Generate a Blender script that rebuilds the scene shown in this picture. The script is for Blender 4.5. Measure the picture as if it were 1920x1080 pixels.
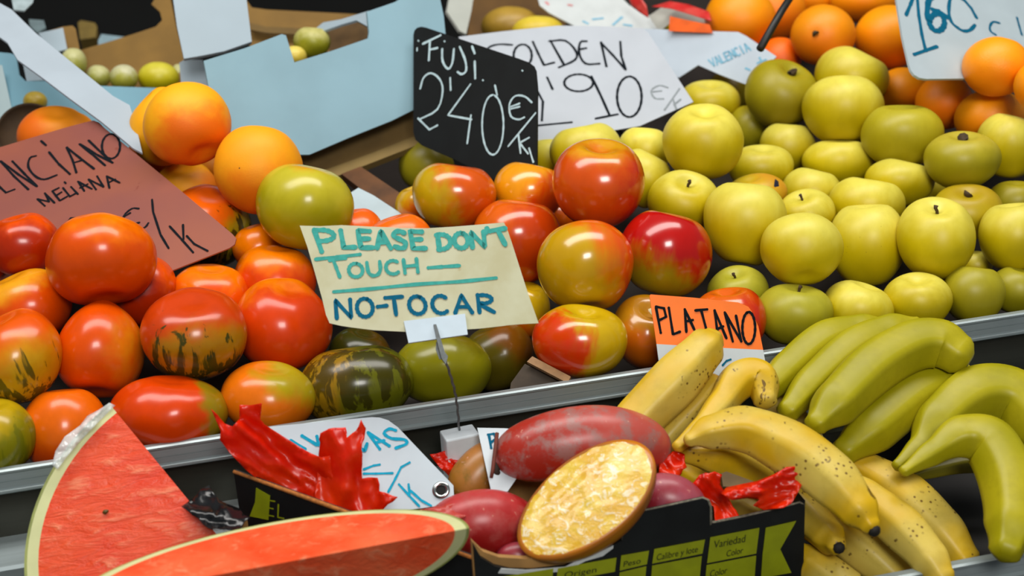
import bpy, bmesh, math, random
from math import sin, cos, pi, radians, exp, sqrt
from mathutils import Vector as V, Matrix, Quaternion, noise
from mathutils.geometry import delaunay_2d_cdt

for o in list(bpy.data.objects):
    bpy.data.objects.remove(o)
SC = bpy.context.scene
COL = SC.collection
random.seed(7)

# ------------------------------------------------------------------ camera
# World: x runs along the metal rail of the stand, y goes away from the buyer, z is up.
FPX = 2667.0                                        # focal length in pixels of the 1920 px frame (50 mm)
YAW, PITCH, ROLL = radians(11.8), radians(22.0), radians(3.5)
_r0 = V((cos(YAW), -sin(YAW), 0)); _h = V((sin(YAW), cos(YAW), 0)); _z = V((0, 0, 1))
FWD = _h*cos(PITCH) - _z*sin(PITCH)
_u0 = _h*sin(PITCH) + _z*cos(PITCH)
RGT = _r0*cos(ROLL) - _u0*sin(ROLL)
UPV = _u0*cos(ROLL) + _r0*sin(ROLL)
CAM = V((-0.18521, -1.15489, 1.57851))
cd = bpy.data.cameras.new('camera'); cam = bpy.data.objects.new('camera', cd); COL.objects.link(cam)
cd.sensor_width = 36; cd.lens = FPX*36/1920
cam.matrix_world = Matrix(((RGT.x, UPV.x, -FWD.x, CAM.x), (RGT.y, UPV.y, -FWD.y, CAM.y),
                           (RGT.z, UPV.z, -FWD.z, CAM.z), (0, 0, 0, 1)))
cd.clip_start = 0.05
cd.dof.use_dof = True; cd.dof.focus_distance = 1.36; cd.dof.aperture_fstop = 5.0
SC.camera = cam

# ------------------------------------------------------------------ light
W = bpy.data.worlds.new('world'); SC.world = W; W.use_nodes = True
W.node_tree.nodes['Background'].inputs[0].default_value = (0.90, 0.95, 1.0, 1)
W.node_tree.nodes['Background'].inputs[1].default_value = 0.16

def area(name, loc, target, sx, sy, power, color):
    l = bpy.data.lights.new(name, 'AREA'); l.shape = 'RECTANGLE'; l.size = sx; l.size_y = sy
    l.energy = power; l.color = color
    o = bpy.data.objects.new(name, l); COL.objects.link(o)
    o.location = loc
    o.rotation_euler = (V(target)-V(loc)).to_track_quat('-Z', 'Y').to_euler()
    return o
area('hall_strip_light', (0.0, 0.15, 2.75), (0.0, 0.25, 1.0), 2.6, 0.55, 47, (1.0, 0.97, 0.92))
area('aisle_lamp', (-0.1, -2.6, 3.0), (0.05, 0.1, 1.0), 1.0, 0.7, 56, (1.0, 0.98, 0.94))

SC.view_settings.view_transform = 'Standard'
SC.view_settings.look = 'None'
SC.view_settings.gamma = 1.0
SC.view_settings.use_curve_mapping = False
SC.view_settings.exposure = -0.08

# ------------------------------------------------------------------ helpers
def at(x, y, d):
    """the point seen at photo pixel (x, y), d metres in front of the camera"""
    return CAM + (FWD + RGT*((x-960)/FPX) + UPV*((540-y)/FPX))*d
def hit(x, y, p0, n):
    r = at(x, y, 1)-CAM
    return CAM + r*((V(p0)-CAM).dot(n)/r.dot(n))
def depth(p): return (V(p)-CAM).dot(FWD)
def lin(c):
    return tuple((v/255/12.92 if v/255 <= 0.04045 else ((v/255+0.055)/1.055)**2.4) for v in c[:3])+(1,)
def scr(d):                                          # (right, up, towards the viewer) -> world
    return RGT*d[0] + UPV*d[1] - FWD*d[2]

def link(o, parent=None):
    COL.objects.link(o)
    if parent is not None:
        o.parent = parent
    return o
def tag(o, label=None, cat=None, group=None, kind=None):
    if label: o['label'] = label
    if cat: o['category'] = cat
    if group: o['group'] = group
    if kind: o['kind'] = kind
    return o
def mesh_obj(name, verts, faces, mat, parent=None, origin=None, smooth=True):
    """world-space verts -> ONE mesh object with its origin at `origin` (or the parent's)"""
    if parent is not None:
        top = parent
        while top.parent: top = top.parent           # parts sit at their thing's origin
        og = top.matrix_world.translation.copy(); rot = top.matrix_world.to_3x3().inverted()
    else: og = V(origin) if origin is not None else sum((V(v) for v in verts), V())/len(verts); rot = Matrix.Identity(3)
    me = bpy.data.meshes.new(name)
    me.from_pydata([rot @ (V(v)-og) for v in verts], [], faces)
    me.update()
    bm = bmesh.new(); bm.from_mesh(me); bmesh.ops.recalc_face_normals(bm, faces=bm.faces); bm.to_mesh(me); bm.free()
    if smooth: me.polygons.foreach_set('use_smooth', [True]*len(me.polygons))
    o = bpy.data.objects.new(name, me)
    if isinstance(mat, (list, tuple)):
        for m in mat: me.materials.append(m)
    else: me.materials.append(mat)
    link(o, parent)
    if parent is None: o.matrix_world = Matrix.Translation(og)
    return o
def empty(name, loc):
    o = bpy.data.objects.new(name, None); o.empty_display_size = 0.02
    COL.objects.link(o); o.matrix_world = Matrix.Translation(V(loc)); return o
def box_geo(c, s, R=None):
    vs = []
    for i in (-1, 1):
        for j in (-1, 1):
            for k in (-1, 1):
                p = V((i*s[0]/2, j*s[1]/2, k*s[2]/2))
                vs.append(V(c) + (R @ p if R else p))
    return vs, [(0, 1, 3, 2), (4, 6, 7, 5), (0, 4, 5, 1), (2, 3, 7, 6), (0, 2, 6, 4), (1, 5, 7, 3)]
def add_geo(acc, g):
    n = len(acc[0]); acc[0].extend(g[0]); acc[1].extend(tuple(i+n for i in f) for f in g[1])
def tube_geo(pts, rad, n=10, closed=True):
    """pts: world points, rad: radii; parallel-transport frames"""
    pts = [V(p) for p in pts]; vs = []; fs = []
    tan = [(pts[min(i+1, len(pts)-1)]-pts[max(i-1, 0)]).normalized() for i in range(len(pts))]
    nrm = tan[0].orthogonal().normalized()
    for i, p in enumerate(pts):
        nrm = (nrm - tan[i]*nrm.dot(tan[i])).normalized(); b = tan[i].cross(nrm)
        for k in range(n):
            a = 2*pi*k/n
            vs.append(p + (nrm*cos(a)+b*sin(a))*rad[i])
    for i in range(len(pts)-1):
        for k in range(n):
            fs.append((i*n+k, i*n+(k+1) % n, (i+1)*n+(k+1) % n, (i+1)*n+k))
    if closed:
        fs.append(tuple(range(n))); fs.append(tuple((len(pts)-1)*n+k for k in range(n)))
    return vs, fs
def catmull(pts, sub=8):
    P = [V(p) for p in pts]
    if len(P) < 3: return P
    out = []
    for i in range(len(P)-1):
        a = P[i-1] if i else P[0]*2-P[1]; b = P[i]; c = P[i+1]; d = P[i+2] if i+2 < len(P) else P[-1]*2-P[-2]
        for k in range(sub):
            t = k/sub
            out.append(0.5*((2*b)+(c-a)*t+(2*a-5*b+4*c-d)*t*t+(3*b-a-3*c+d)*t**3))
    out.append(P[-1]); return out

# ------------------------------------------------------------------ materials
class NT:
    def __init__(s, name):
        s.m = bpy.data.materials.new(name); s.m.use_nodes = True; s.t = s.m.node_tree
        s.b = s.t.nodes['Principled BSDF']
    def n(s, typ, **kw):
        x = s.t.nodes.new(typ)
        for k, v in kw.items():
            if k.startswith('i_'): x.inputs[int(k[2:]) if k[2:].isdigit() else k[2:]].default_value = v
            else: setattr(x, k, v)
        return x
    def l(s, a, b): s.t.links.new(a, b)
    def math(s, op, a, b=None, clamp=False):
        x = s.n('ShaderNodeMath', operation=op, use_clamp=clamp)
        for i, v in enumerate((a, b)):
            if v is None: continue
            if isinstance(v, (int, float)): x.inputs[i].default_value = v
            else: s.l(v, x.inputs[i])
        return x.outputs[0]
    def noise(s, vec, scale, detail=3, rough=.5, dist=0):
        x = s.n('ShaderNodeTexNoise'); x.inputs['Scale'].default_value = scale; x.inputs['Detail'].default_value = detail
        x.inputs['Roughness'].default_value = rough; x.inputs['Distortion'].default_value = dist
        s.l(vec, x.inputs['Vector']); return x.outputs[0]
    def ramp(s, v, lo, hi, a=0., b=1.):
        x = s.n('ShaderNodeMapRange', interpolation_type='SMOOTHSTEP'); s.l(v, x.inputs[0])
        for i, q in zip((1, 2, 3, 4), (lo, hi, a, b)): x.inputs[i].default_value = q
        return x.outputs[0]
    def mix(s, f, a, b, mode='MIX'):
        x = s.n('ShaderNodeMix', data_type='RGBA', blend_type=mode)
        if isinstance(f, (int, float)): x.inputs[0].default_value = f
        else: s.l(f, x.inputs[0])
        for i, v in ((6, a), (7, b)):
            if isinstance(v, tuple): x.inputs[i].default_value = v
            else: s.l(v, x.inputs[i])
        return x.outputs[2]
    def obj(s, scale=1.0, sc3=None, off=(0, 0, 0)):
        c = s.n('ShaderNodeTexCoord'); mp = s.n('ShaderNodeMapping'); s.l(c.outputs['Object'], mp.inputs[0])
        mp.inputs['Scale'].default_value = sc3 or (scale,)*3; mp.inputs['Location'].default_value = off
        return mp.outputs[0]
    def bump(s, h, strength=.2, dist=.002):
        x = s.n('ShaderNodeBump'); x.inputs['Strength'].default_value = strength; x.inputs['Distance'].default_value = dist
        s.l(h, x.inputs['Height']); s.l(x.outputs[0], s.b.inputs['Normal'])
    def fin(s, col, rough=.5, metal=0., spec=.5, coat=0.):
        if isinstance(col, tuple): s.b.inputs['Base Color'].default_value = col
        else: s.l(col, s.b.inputs['Base Color'])
        if isinstance(rough, (int, float)): s.b.inputs['Roughness'].default_value = rough
        else: s.l(rough, s.b.inputs['Roughness'])
        s.b.inputs['Metallic'].default_value = metal
        s.b.inputs['Specular IOR Level'].default_value = spec
        s.b.inputs['Coat Weight'].default_value = coat; s.b.inputs['Coat Roughness'].default_value = .12
        return s.m
_mc = {}
def plain(name, rgb, rough=.5, metal=0., var=.12, scale=60, bump=0., spec=.5):
    k = (name, rgb)
    if k in _mc: return _mc[k]
    t = NT(name); p = t.obj(scale); nz = t.noise(p, 1.0, 4)
    c = lin(rgb); dk = tuple(v*(1-var*2) for v in c[:3])+(1,)
    col = t.mix(t.ramp(nz, .3, .7), dk, c)
    if bump: t.bump(nz, bump, .001)
    _mc[k] = t.fin(col, rough, metal, spec); return _mc[k]

_fm = [0]
def fruit_mat(name, R, c1, c2, d, t0, soft=.35, nz=.3, ns=1.3, zs=1.0, stripe=None, spots=None, tip=None,
              rough=.3, coat=.0, bump=None, mott=.18, spec=.5):
    """skin: c1 blends to c2 along local direction d; optional lengthwise stripes, freckles, stalk-end colour"""
    _fm[0] += 1; sd = _fm[0]*3.7
    t = NT(name); P = t.obj(1/R)
    def off(v, sc):
        mp = t.n('ShaderNodeMapping'); t.l(v, mp.inputs[0]); mp.inputs['Scale'].default_value = sc
        mp.inputs['Location'].default_value = (sd, sd*.37, sd*.71); return mp.outputs[0]
    def dot(dd):
        x = t.n('ShaderNodeVectorMath', operation='DOT_PRODUCT'); t.l(P, x.inputs[0]); x.inputs[1].default_value = tuple(dd); return x.outputs['Value']
    n1 = t.noise(off(P, (ns, ns, ns*zs)), 1.0, 3, .55, .3)
    val = t.math('ADD', dot(d), t.math('MULTIPLY', t.math('SUBTRACT', n1, .5), nz*4))
    col = t.mix(t.ramp(val, t0-soft, t0+soft), lin(c1), lin(c2))
    if tip:                                          # (colour, start, end) along the fruit's own axis
        col = t.mix(t.ramp(t.math('ADD', dot((0, 0, 1)), t.math('MULTIPLY', t.math('SUBTRACT', n1, .5), .5)), tip[1], tip[2]), col, lin(tip[0]))
    n2 = t.noise(off(P, (3, 3, 3*zs)), 1.0, 4, .6)
    col = t.mix(t.ramp(n2, .35, .7, 0, mott), col, tuple(v*.45 for v in lin(c1)[:3])+(1,))
    if stripe:                                       # (colour, local dir, threshold, amount)
        n3 = t.noise(off(P, (4.2, 4.2, .7)), 1.0, 3, .6, .4)
        m = t.math('ADD', t.math('MULTIPLY', dot(stripe[1]), .8), t.math('MULTIPLY', t.math('SUBTRACT', n3, .5), 3.2))
        col = t.mix(t.math('MULTIPLY', t.ramp(m, stripe[2]-.12, stripe[2]+.16), stripe[3]), col, lin(stripe[0]))
    if spots:                                        # (colour, scale, size)
        vo = t.n('ShaderNodeTexVoronoi'); vo.inputs['Scale'].default_value = spots[1]; t.l(off(P, (1, 1, 1)), vo.inputs[0])
        n4 = t.noise(off(P, (2.1, 2.1, 2.1)), 1.0, 2)
        m = t.math('MULTIPLY', t.ramp(vo.outputs['Distance'], spots[2], spots[2]*.5), t.ramp(n4, .5, .6))
        col = t.mix(t.math('MULTIPLY', m, .75), col, lin(spots[0]))
    if bump:
        t.bump(t.noise(off(P, (1, 1, 1)), bump[0], 2), bump[1], .0015)
    return t.fin(col, rough, 0, spec, coat)

def ink_mat(name, rgb): return plain(name, rgb, .75, 0, .1, 250, 0, .12)

# ------------------------------------------------------------------ builders
SIGN = {}
def plane3(anchors):
    p = [at(*a) for a in anchors]
    n = (p[1]-p[0]).cross(p[2]-p[0]).normalized()
    if n.dot(FWD) > 0: n = -n
    return p[0], n
def slab_geo(poly, p0, n, th):
    fr = [hit(x, y, p0, n) for x, y in poly]; k = len(fr)
    vs = fr+[p-n*th for p in fr]
    fs = [tuple(range(k)), tuple(range(2*k-1, k-1, -1))]+[(i, (i+1) % k, (i+1) % k+k, i+k) for i in range(k)]
    return vs, fs
def sign(name, label, cat, poly, anchors, mat, th=.0015, group=None, parent=None):
    p0, n = plane3(anchors); g = slab_geo(poly, p0, n, th)
    o = mesh_obj(name, g[0], g[1], mat, parent, smooth=False)
    if parent is None: tag(o, label, cat, group)
    SIGN[o.name] = (p0, n); return o

def ell(cx, cy, rx, ry, a0=0, a1=360, n=14):
    return [(cx+rx*cos(radians(a0+(a1-a0)*i/n)), cy+ry*sin(radians(a0+(a1-a0)*i/n))) for i in range(n+1)]
GL = {
 'A': [[(0, 1), (.48, 0), (1, 1)], [(.2, .66), (.82, .66)]],
 'B': [[(.05, 0), (.05, 1)], [(.05, 0), (.6, .02), (.8, .24), (.55, .46), (.05, .5)], [(.05, .5), (.7, .52), (.95, .76), (.65, .98), (.05, 1)]],
 'C': [ell(.55, .5, .5, .5, -50, -310)],
 'D': [[(.08, 0), (.12, 1)], [(.0, .02)]+ell(.3, .5, .65, .49, -85, 85, 10)+[(.05, 1)]],
 'E': [[(.95, .02), (.08, 0), (.08, 1), (1, .98)], [(.08, .48), (.8, .46)]],
 'F': [[(.95, 0), (.1, .03), (.12, 1)], [(.12, .48), (.8, .44)]],
 'G': [ell(.55, .5, .5, .5, -50, -330)+[(.98, .55), (.6, .55)]],
 'H': [[(.05, 0), (.05, 1)], [(.95, 0), (.95, 1)], [(.05, .5), (.95, .48)]],
 'I': [[(.5, 0), (.5, 1)]], 'i': [[(.5, .22), (.5, 1)], [(.45, -.08), (.5, -.02)]],
 'J': [[(.6, 0), (.7, .7), (.45, 1), (.05, .85)]],
 'K': [[(.08, 0), (.08, 1)], [(.9, .05), (.1, .55), (1, 1)]],
 'L': [[(.1, 0), (.1, 1), (.95, .97)]],
 'M': [[(0, 1), (.12, 0), (.5, .7), (.88, 0), (1, 1)]],
 'N': [[(.05, 1), (.05, 0), (.92, 1), (.95, 0)]],
 'O': [ell(.5, .5, .48, .5, -70, 292, 20)],
 'P': [[(.1, 0), (.1, 1)], [(.1, .03)]+ell(.35, .27, .55, .25, -80, 80, 8)+[(.1, .53)]],
 'R': [[(.1, 0), (.1, 1)], [(.1, .03)]+ell(.35, .26, .55, .24, -80, 80, 8)+[(.15, .52), (.95, 1)]],
 'S': [[(.92, .1), (.6, 0), (.2, .08), (.12, .3), (.5, .47), (.85, .65), (.8, .9), (.45, 1), (.05, .9)]],
 'T': [[(0, .04), (1, 0)], [(.5, .02), (.52, 1)]],
 'U': [[(.05, 0), (.08, .7), (.35, 1), (.7, .95), (.93, .6), (.95, 0)]],
 'V': [[(0, 0), (.5, 1), (1, 0)]],
 '-': [[(0, .5), (1, .5)]], "'": [[(.5, 0), (.45, .2)]],
 '0': [ell(.5, .5, .45, .5, -80, 285, 20)],
 '2': [[(.05, .22), (.3, .0), (.75, .08), (.85, .32), (.55, .65), (.05, .98), (1, .95)]],
}
def word(txt, x0, y0, x1, y1, dx, dy, gap=.22):
    """letters evenly spread between top-left (x0,y0) and top-right (x1,y1); (dx,dy) leads down a letter"""
    out = []; n = len(txt); w = 1/(n+(n-1)*gap)
    for i, ch in enumerate(txt):
        if ch == ' ': continue
        s = i*w*(1+gap)
        for st in GL[ch]:
            out.append([(x0+(x1-x0)*(s+w*px)+dx*py, y0+(y1-y0)*(s+w*px)+dy*py) for px, py in st])
    return out
def ink(sg, name, strokes, wpx, mat, smooth=True, label=None):
    p0, n = SIGN[sg.name]; vs = []; fs = []
    for si, st in enumerate(strokes):
        P = [hit(x, y, p0+n*(.0004+.00006*(si % 9)), n) for x, y in st]
        if smooth and len(P) > 4: P = catmull(P, 3)
        else:                                        # hard corners get their own short pieces
            Q = []
            for a, b in zip(P[:-1], P[1:]): Q += [a, a.lerp(b, .04), a.lerp(b, .5), a.lerp(b, .96)]
            P = Q+[P[-1]]
        w = wpx*depth(P[0])/FPX/2; base = len(vs); m = len(P)
        ts = [(P[min(i+1, m-1)]-P[max(i-1, 0)]).normalized() for i in range(m)]
        L = []; Rr = []
        for i in range(m):
            s = n.cross(ts[i]); ww = w*(1+.13*sin(i*1.7+si))
            L.append(P[i]+s*ww); Rr.append(P[i]-s*ww)
        c1 = [P[-1]+(n.cross(ts[-1])*cos(a)+ts[-1]*sin(a))*w for a in (pi/5, 2*pi/5, 3*pi/5, 4*pi/5)]
        c0 = [P[0]+(n.cross(ts[0])*cos(a)-ts[0]*sin(a))*w for a in (pi/5, 2*pi/5, 3*pi/5, 4*pi/5)]
        vs += L+Rr+c1+c0
        fs += [(base+i, base+i+1, base+m+i+1, base+m+i) for i in range(m-1)]
        fs.append((base+m-1,)+tuple(base+2*m+k for k in range(4))+(base+2*m-1,))
        fs.append((base,)+tuple(base+2*m+4+k for k in range(4))+(base+m,))
    o = mesh_obj(name, vs, fs, mat, sg, smooth=False)
    if label: o['label'] = label
    return o
def print_text(sg, name, body, x0, y0, x1, y1, hpx, mat, skew=(0, 1)):
    """printed word: baseline from pixel (x0,y0) to (x1,y1) on the plane of sg"""
    cu = bpy.data.curves.new('t', 'FONT'); cu.body = body; cu.size = 1
    to = bpy.data.objects.new('t', cu); COL.objects.link(to)
    dg = bpy.context.evaluated_depsgraph_get(); dg.update()
    me = bpy.data.meshes.new_from_object(to.evaluated_get(dg))
    xs = [v.co.x for v in me.vertices]; lo, hi = min(xs), max(xs)
    p0, n = SIGN[sg.name]
    vs = []
    for v in me.vertices:
        t = (v.co.x-lo)/(hi-lo)
        vs.append(hit(x0+(x1-x0)*t-skew[0]*v.co.y*hpx, y0+(y1-y0)*t-skew[1]*v.co.y*hpx, p0+n*.0018, n))
    fs = [tuple(p.vertices) for p in me.polygons]
    bpy.data.objects.remove(to); bpy.data.meshes.remove(me); bpy.data.curves.remove(cu)
    return mesh_obj(name, vs, fs, mat, sg, smooth=False)

def fruit_verts(kind, rnd, nt=30, nf=44):
    vs = []; sd = rnd.random()*50
    lob = rnd.choice((5, 6, 7)); ph = rnd.random()*6.28; la = rnd.uniform(.012, .032)
    for i in range(nt+1):
        th = pi*i/nt
        for j in range(nf):
            f = 2*pi*j/nf
            r = sin(th); z = cos(th)
            if kind == 'apple':
                r *= 1+.07*cos(th); z = .93*z - .28*exp(-(th/.32)**2) + .13*exp(-((pi-th)/.3)**2)
                r *= 1+.03*cos(5*f+ph)*max(0, -cos(th))
            elif kind == 'tomato':
                z = .86*z - .15*exp(-(th/.36)**2) + .04*exp(-((pi-th)/.2)**2)
                r *= 1+la*cos(lob*f+ph)*(.5+.5*abs(cos(th)))
            elif kind == 'heart':
                r *= 1+.10*cos(th); z = .95*z - .14*exp(-(th/.36)**2) - .10*exp(-((pi-th)/.35)**2)
                r *= 1+la*cos(lob*f+ph)*(.4+.6*max(0, cos(th)))
            elif kind == 'peach':
                df = math.atan2(sin(f-ph), cos(f-ph))
                r *= 1-.085*exp(-(df/.22)**2)
                z = .95*z - .20*exp(-(th/.33)**2)
            elif kind == 'orange': z = .97*z - .03*exp(-(th/.2)**2)
            p = V((r*cos(f), r*sin(f), z))
            am = {'apple': .045, 'tomato': .05, 'heart': .05, 'peach': .03}.get(kind, .02)
            p *= 1+am*noise.noise(V((p.x, p.y, p.z))*1.1+V((sd, sd*.3, 0)))
            vs.append(p)
    fs = []
    for i in range(nt):
        for j in range(nf):
            fs.append((i*nf+j, i*nf+(j+1) % nf, (i+1)*nf+(j+1) % nf, (i+1)*nf+j))
    return vs, fs
def build_fruit(name, kind, pos, Rx, Ry, axis, rnd, mat_fn, label, cat, group, stem=None):
    axis = axis.normalized()
    Q = axis.to_track_quat('Z', 'Y') @ Quaternion((0, 0, 1), rnd.random()*6.28)
    vs, fs = fruit_verts(kind, rnd)
    w = [Q @ v for v in vs]
    res = []
    for d, tgt in ((RGT, Rx), (UPV, Ry), (FWD, (Rx+Ry)/2)):
        c = [v.dot(d) for v in w]; lo, hi = min(c), max(c); res.append([(x-(lo+hi)/2)*2*tgt/(hi-lo) for x in c])
    Qi = Q.inverted()
    loc = [Qi @ (RGT*a+UPV*b+FWD*c) for a, b, c in zip(*res)]
    me = bpy.data.meshes.new(name); me.from_pydata(loc, [], fs)
    bm = bmesh.new(); bm.from_mesh(me)
    bmesh.ops.remove_doubles(bm, verts=bm.verts, dist=1e-6); bmesh.ops.recalc_face_normals(bm, faces=bm.faces)
    bm.to_mesh(me); bm.free()
    me.polygons.foreach_set('use_smooth', [True]*len(me.polygons))
    o = bpy.data.objects.new(name, me); COL.objects.link(o)
    o.matrix_world = Matrix.Translation(pos) @ Q.to_matrix().to_4x4()
    R = (Rx+Ry)/2
    me.materials.append(mat_fn(R, lambda d: (Qi @ scr(d)).normalized()))
    tag(o, label, cat, group)
    top = V(loc[0])
    if stem:
        k, L, r = stem
        bend = V((rnd.uniform(-.4, .4), rnd.uniform(-.4, .4), 1))*R*L
        pts = [top-V((0, 0, .06*R)), top+bend*.35, top+bend*.7+V((.03*R, 0, 0)), top+bend]
        g = tube_geo([o.matrix_world @ p for p in pts], [R*r*.8, R*r*.75, R*r*.85, R*r*1.1], 8)
        mesh_obj(k, g[0], g[1], plain('stalk_brown', (70, 52, 24), .8), o)
    return o, Q, loc

def crumple(name, poly, anchors, mat, amp=.012, g=9, ang=0, along=110, across=26, seed=1, label=None, cat=None, parent=None, th=.0004, group=None, edge=0):
    """thin crumpled sheet filling an outline, folded in depth along a direction"""
    p0, n = plane3(anchors)
    xs = [p[0] for p in poly]; ys = [p[1] for p in poly]
    def inside(x, y):
        c = False; j = len(poly)-1
        for i in range(len(poly)):
            if (poly[i][1] > y) != (poly[j][1] > y) and x < (poly[j][0]-poly[i][0])*(y-poly[i][1])/(poly[j][1]-poly[i][1])+poly[i][0]: c = not c
            j = i
        return c
    bd = []
    for a, b in zip(poly, poly[1:]+poly[:1]):
        L = max(1, int(math.hypot(b[0]-a[0], b[1]-a[1])/g))
        for k in range(L): bd.append((a[0]+(b[0]-a[0])*k/L, a[1]+(b[1]-a[1])*k/L))
    pts = [V(p) for p in bd]; nb = len(pts)
    y = min(ys)
    row = 0
    while y < max(ys):
        x = min(xs)+(row % 2)*g/2
        while x < max(xs):
            if inside(x, y) and min((p[0]-x)**2+(p[1]-y)**2 for p in bd) > (g*.55)**2: pts.append(V((x, y)))
            x += g
        y += g*.87; row += 1
    vv, _, ff, _, _, _ = delaunay_2d_cdt([V((p[0], p[1])) for p in pts], [(i, (i+1) % nb) for i in range(nb)], [], 1, 1e-4)
    ca, sa = cos(radians(ang)), sin(radians(ang)); out = []
    for p in vv:
        u = p.x*ca+p.y*sa; w = -p.x*sa+p.y*ca
        q = V((u/along+seed*3.1, w/across, seed))
        h = (1-abs(noise.noise(q*.8))*1.8)*.75+(1-abs(noise.noise(q*1.9+V((5, 1, 0))))*2)*.28+(1-abs(noise.noise(q*3.7+V((2, 7, 0))))*2)*.12
        P = hit(p.x, p.y, p0, n); out.append(P+(CAM-P).normalized()*amp*(h-.3))
    o = mesh_obj(name, out, [tuple(f) for f in ff], mat, parent, smooth=True)
    s = o.modifiers.new('thickness', 'SOLIDIFY'); s.thickness = th; s.offset = 0
    if parent is None: tag(o, label, cat, group)
    return o

# ------------------------------------------------------------------ setting
def struct(name, g, mat):
    return tag(mesh_obj(name, g[0], g[1], mat, smooth=False), kind='structure')
struct('floor', box_geo((0, .2, -.05), (9, 9, .1)), plain('floor_concrete', (62, 62, 60), .8, 0, .2, 3))
struct('wall_back', box_geo((0, 2.62, 1.6), (9, .1, 3.3)), plain('dark_back_wall', (16, 18, 17), .9, 0, .2, 4))

# ------------------------------------------------------------------ the stand (one piece of furniture)
def prism_x(x0, x1, prof):
    k = len(prof); vs = [V((x0, a, b)) for a, b in prof]+[V((x1, a, b)) for a, b in prof]
    return vs, [tuple(range(k)), tuple(range(2*k-1, k-1, -1))]+[(i, (i+1) % k, (i+1) % k+k, i+k) for i in range(k)]
def steel(name, rgb, rough, metal, zs=4):
    t = NT(name); nz = t.noise(t.obj(1, (2, 220, 220)), 1, 3); nz2 = t.noise(t.obj(7), 1, 4)
    c = lin(rgb)
    col = t.mix(t.ramp(nz2, .3, .7), tuple(v*.8 for v in c[:3])+(1,), c)
    col = t.mix(t.ramp(nz, .3, .8, 0, .25), col, tuple(v*.5 for v in c[:3])+(1,))
    return t.fin(col, rough, metal)
M_RAIL = steel('brushed_rail', (166, 178, 180), .42, .5)
M_RISE = steel('dark_steel_panel', (64, 62, 54), .30, .7)
M_TRAY = plain('dark_tray', (34, 32, 30), .6, 0, .2, 9)
M_WOODDARK = plain('dark_tray_wood', (30, 20, 13), .75, 0, .2, 14)
stand = empty('market_stand', (0, 0, .86))
tag(stand, 'tiered steel market stand with metal front rails carrying all the fruit', 'stand')
def spart(name, gs, mat, label=None):
    acc = ([], [])
    for g in gs: add_geo(acc, g)
    o = mesh_obj(name, acc[0], acc[1], mat, stand, smooth=False)
    if label: o['label'] = label
    return o
RP = [(-.002, -.0225), (-.0035, -.021), (-.0035, -.019), (-.0008, -.0175), (-.0004, -.012), (-.0012, -.011), (-.0006, -.0035), (-.003, -.0025), (-.0032, -.0005), (-.001, .0005), (.005, 0), (.006, -.02)]
spart('upper_rail', [prism_x(-1.1, 1.3, [(a, 1+b) for a, b in RP])], M_RAIL, 'brushed grey metal rail along the upper tray')
spart('riser_panel', [box_geo((.1, .012, .955), (2.4, .006, .06))], M_RISE)
spart('ledge', [box_geo((.1, -.016, .9245), (2.4, .058, .011)), prism_x(-1.1, 1.3, [(-.047, .917), (-.049, .930), (-.0465, .9325), (-.044, .930), (-.044, .917)])], M_RAIL)
spart('kick_panel', [box_geo((.1, -.03, .868), (2.4, .006, .102))], M_TRAY)
spart('lower_tray', [box_geo((-.57, -.27, .812), (1.06, .48, .012)), box_geo((.63, -.139, .862), (1.34, .222, .012))], M_TRAY)
LR = [(a*1.1, b*1.05) for a, b in RP]
spart('lower_rail', [prism_x(-.04, 1.3, [(-.244+a, .9+b) for a, b in LR]), prism_x(-1.1, -.04, [(-.512+a, .89+b) for a, b in LR])], M_RAIL, 'metal rail along the lower tray')
spart('front_panel', [box_geo((.63, -.243, .80), (1.34, .008, .16)), box_geo((-.57, -.508, .78), (1.06, .008, .18)), box_geo((-.04, -.37, .79), (.006, .26, .16))], M_RISE)
spart('base', [box_geo((-.57, .1, .40), (1.06, 1.0, .80)), box_geo((.63, .22, .43), (1.34, .85, .85))], M_TRAY)
def fz(y): return .895+.28*y
def tilt(x0, x1, y0, y1, t=.01):
    return prism_x(x0, x1, [(y0, fz(y0)), (y1, fz(y1)), (y1, fz(y1)-t), (y0, fz(y0)-t)])
spart('upper_tray', [tilt(-1.1, .13, .016, .40), tilt(.13, 1.3, .016, .55), tilt(.34, 1.3, .55, .95)], M_WOODDARK)
spart('back_shelf', [box_geo((-.48, .95, .995), (1.22, 1.1, .012))], M_WOODDARK)

# ------------------------------------------------------------------ round fruit of the upper tray
RED = (216, 76, 0); ORA = (234, 120, 0); GRN = (142, 138, 12); DKG = (62, 62, 12); YEL = (206, 168, 14); DRED = (170, 40, 2)
FR = []
def fr(sp, cx, cy, rx, ry, label, dd=0., d=None, **k):
    FR.append(dict(sp=sp, cx=cx, cy=cy, rx=rx, ry=ry, label=label, dd=dd, **k))
    if d: FR[-1]['dir'] = d
T = 'tomato'
fr(T, 190, 487, 103, 88, 'big glossy red tomato on top of the pile, in front of the pink card', -.07, c=(RED, ORA), d=(.2, .8, .1), t=.75, ax=(.2, -.85, .3))
fr(T, 42, 458, 68, 60, 'dark red tomato left of and behind the big top tomato, overlapping the pink card', -.06, c=(DRED, RED), d=(0, 1, 0), t=.5, ax=(-.2, .9, .3))
fr(T, -56, 492, 71, 66, 'red tomato cut off by the left picture edge, only a sliver in view', -.03, c=(RED, ORA), d=(0, 1, 0), t=.7)
fr(T, 48, 577, 84, 74, 'orange tomato with a yellow shoulder, left of and below the big top tomato', .0, c=(RED, (222, 150, 20)), d=(-.5, .8, .2), t=.45, ax=(-.4, .9, .3))
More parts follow.
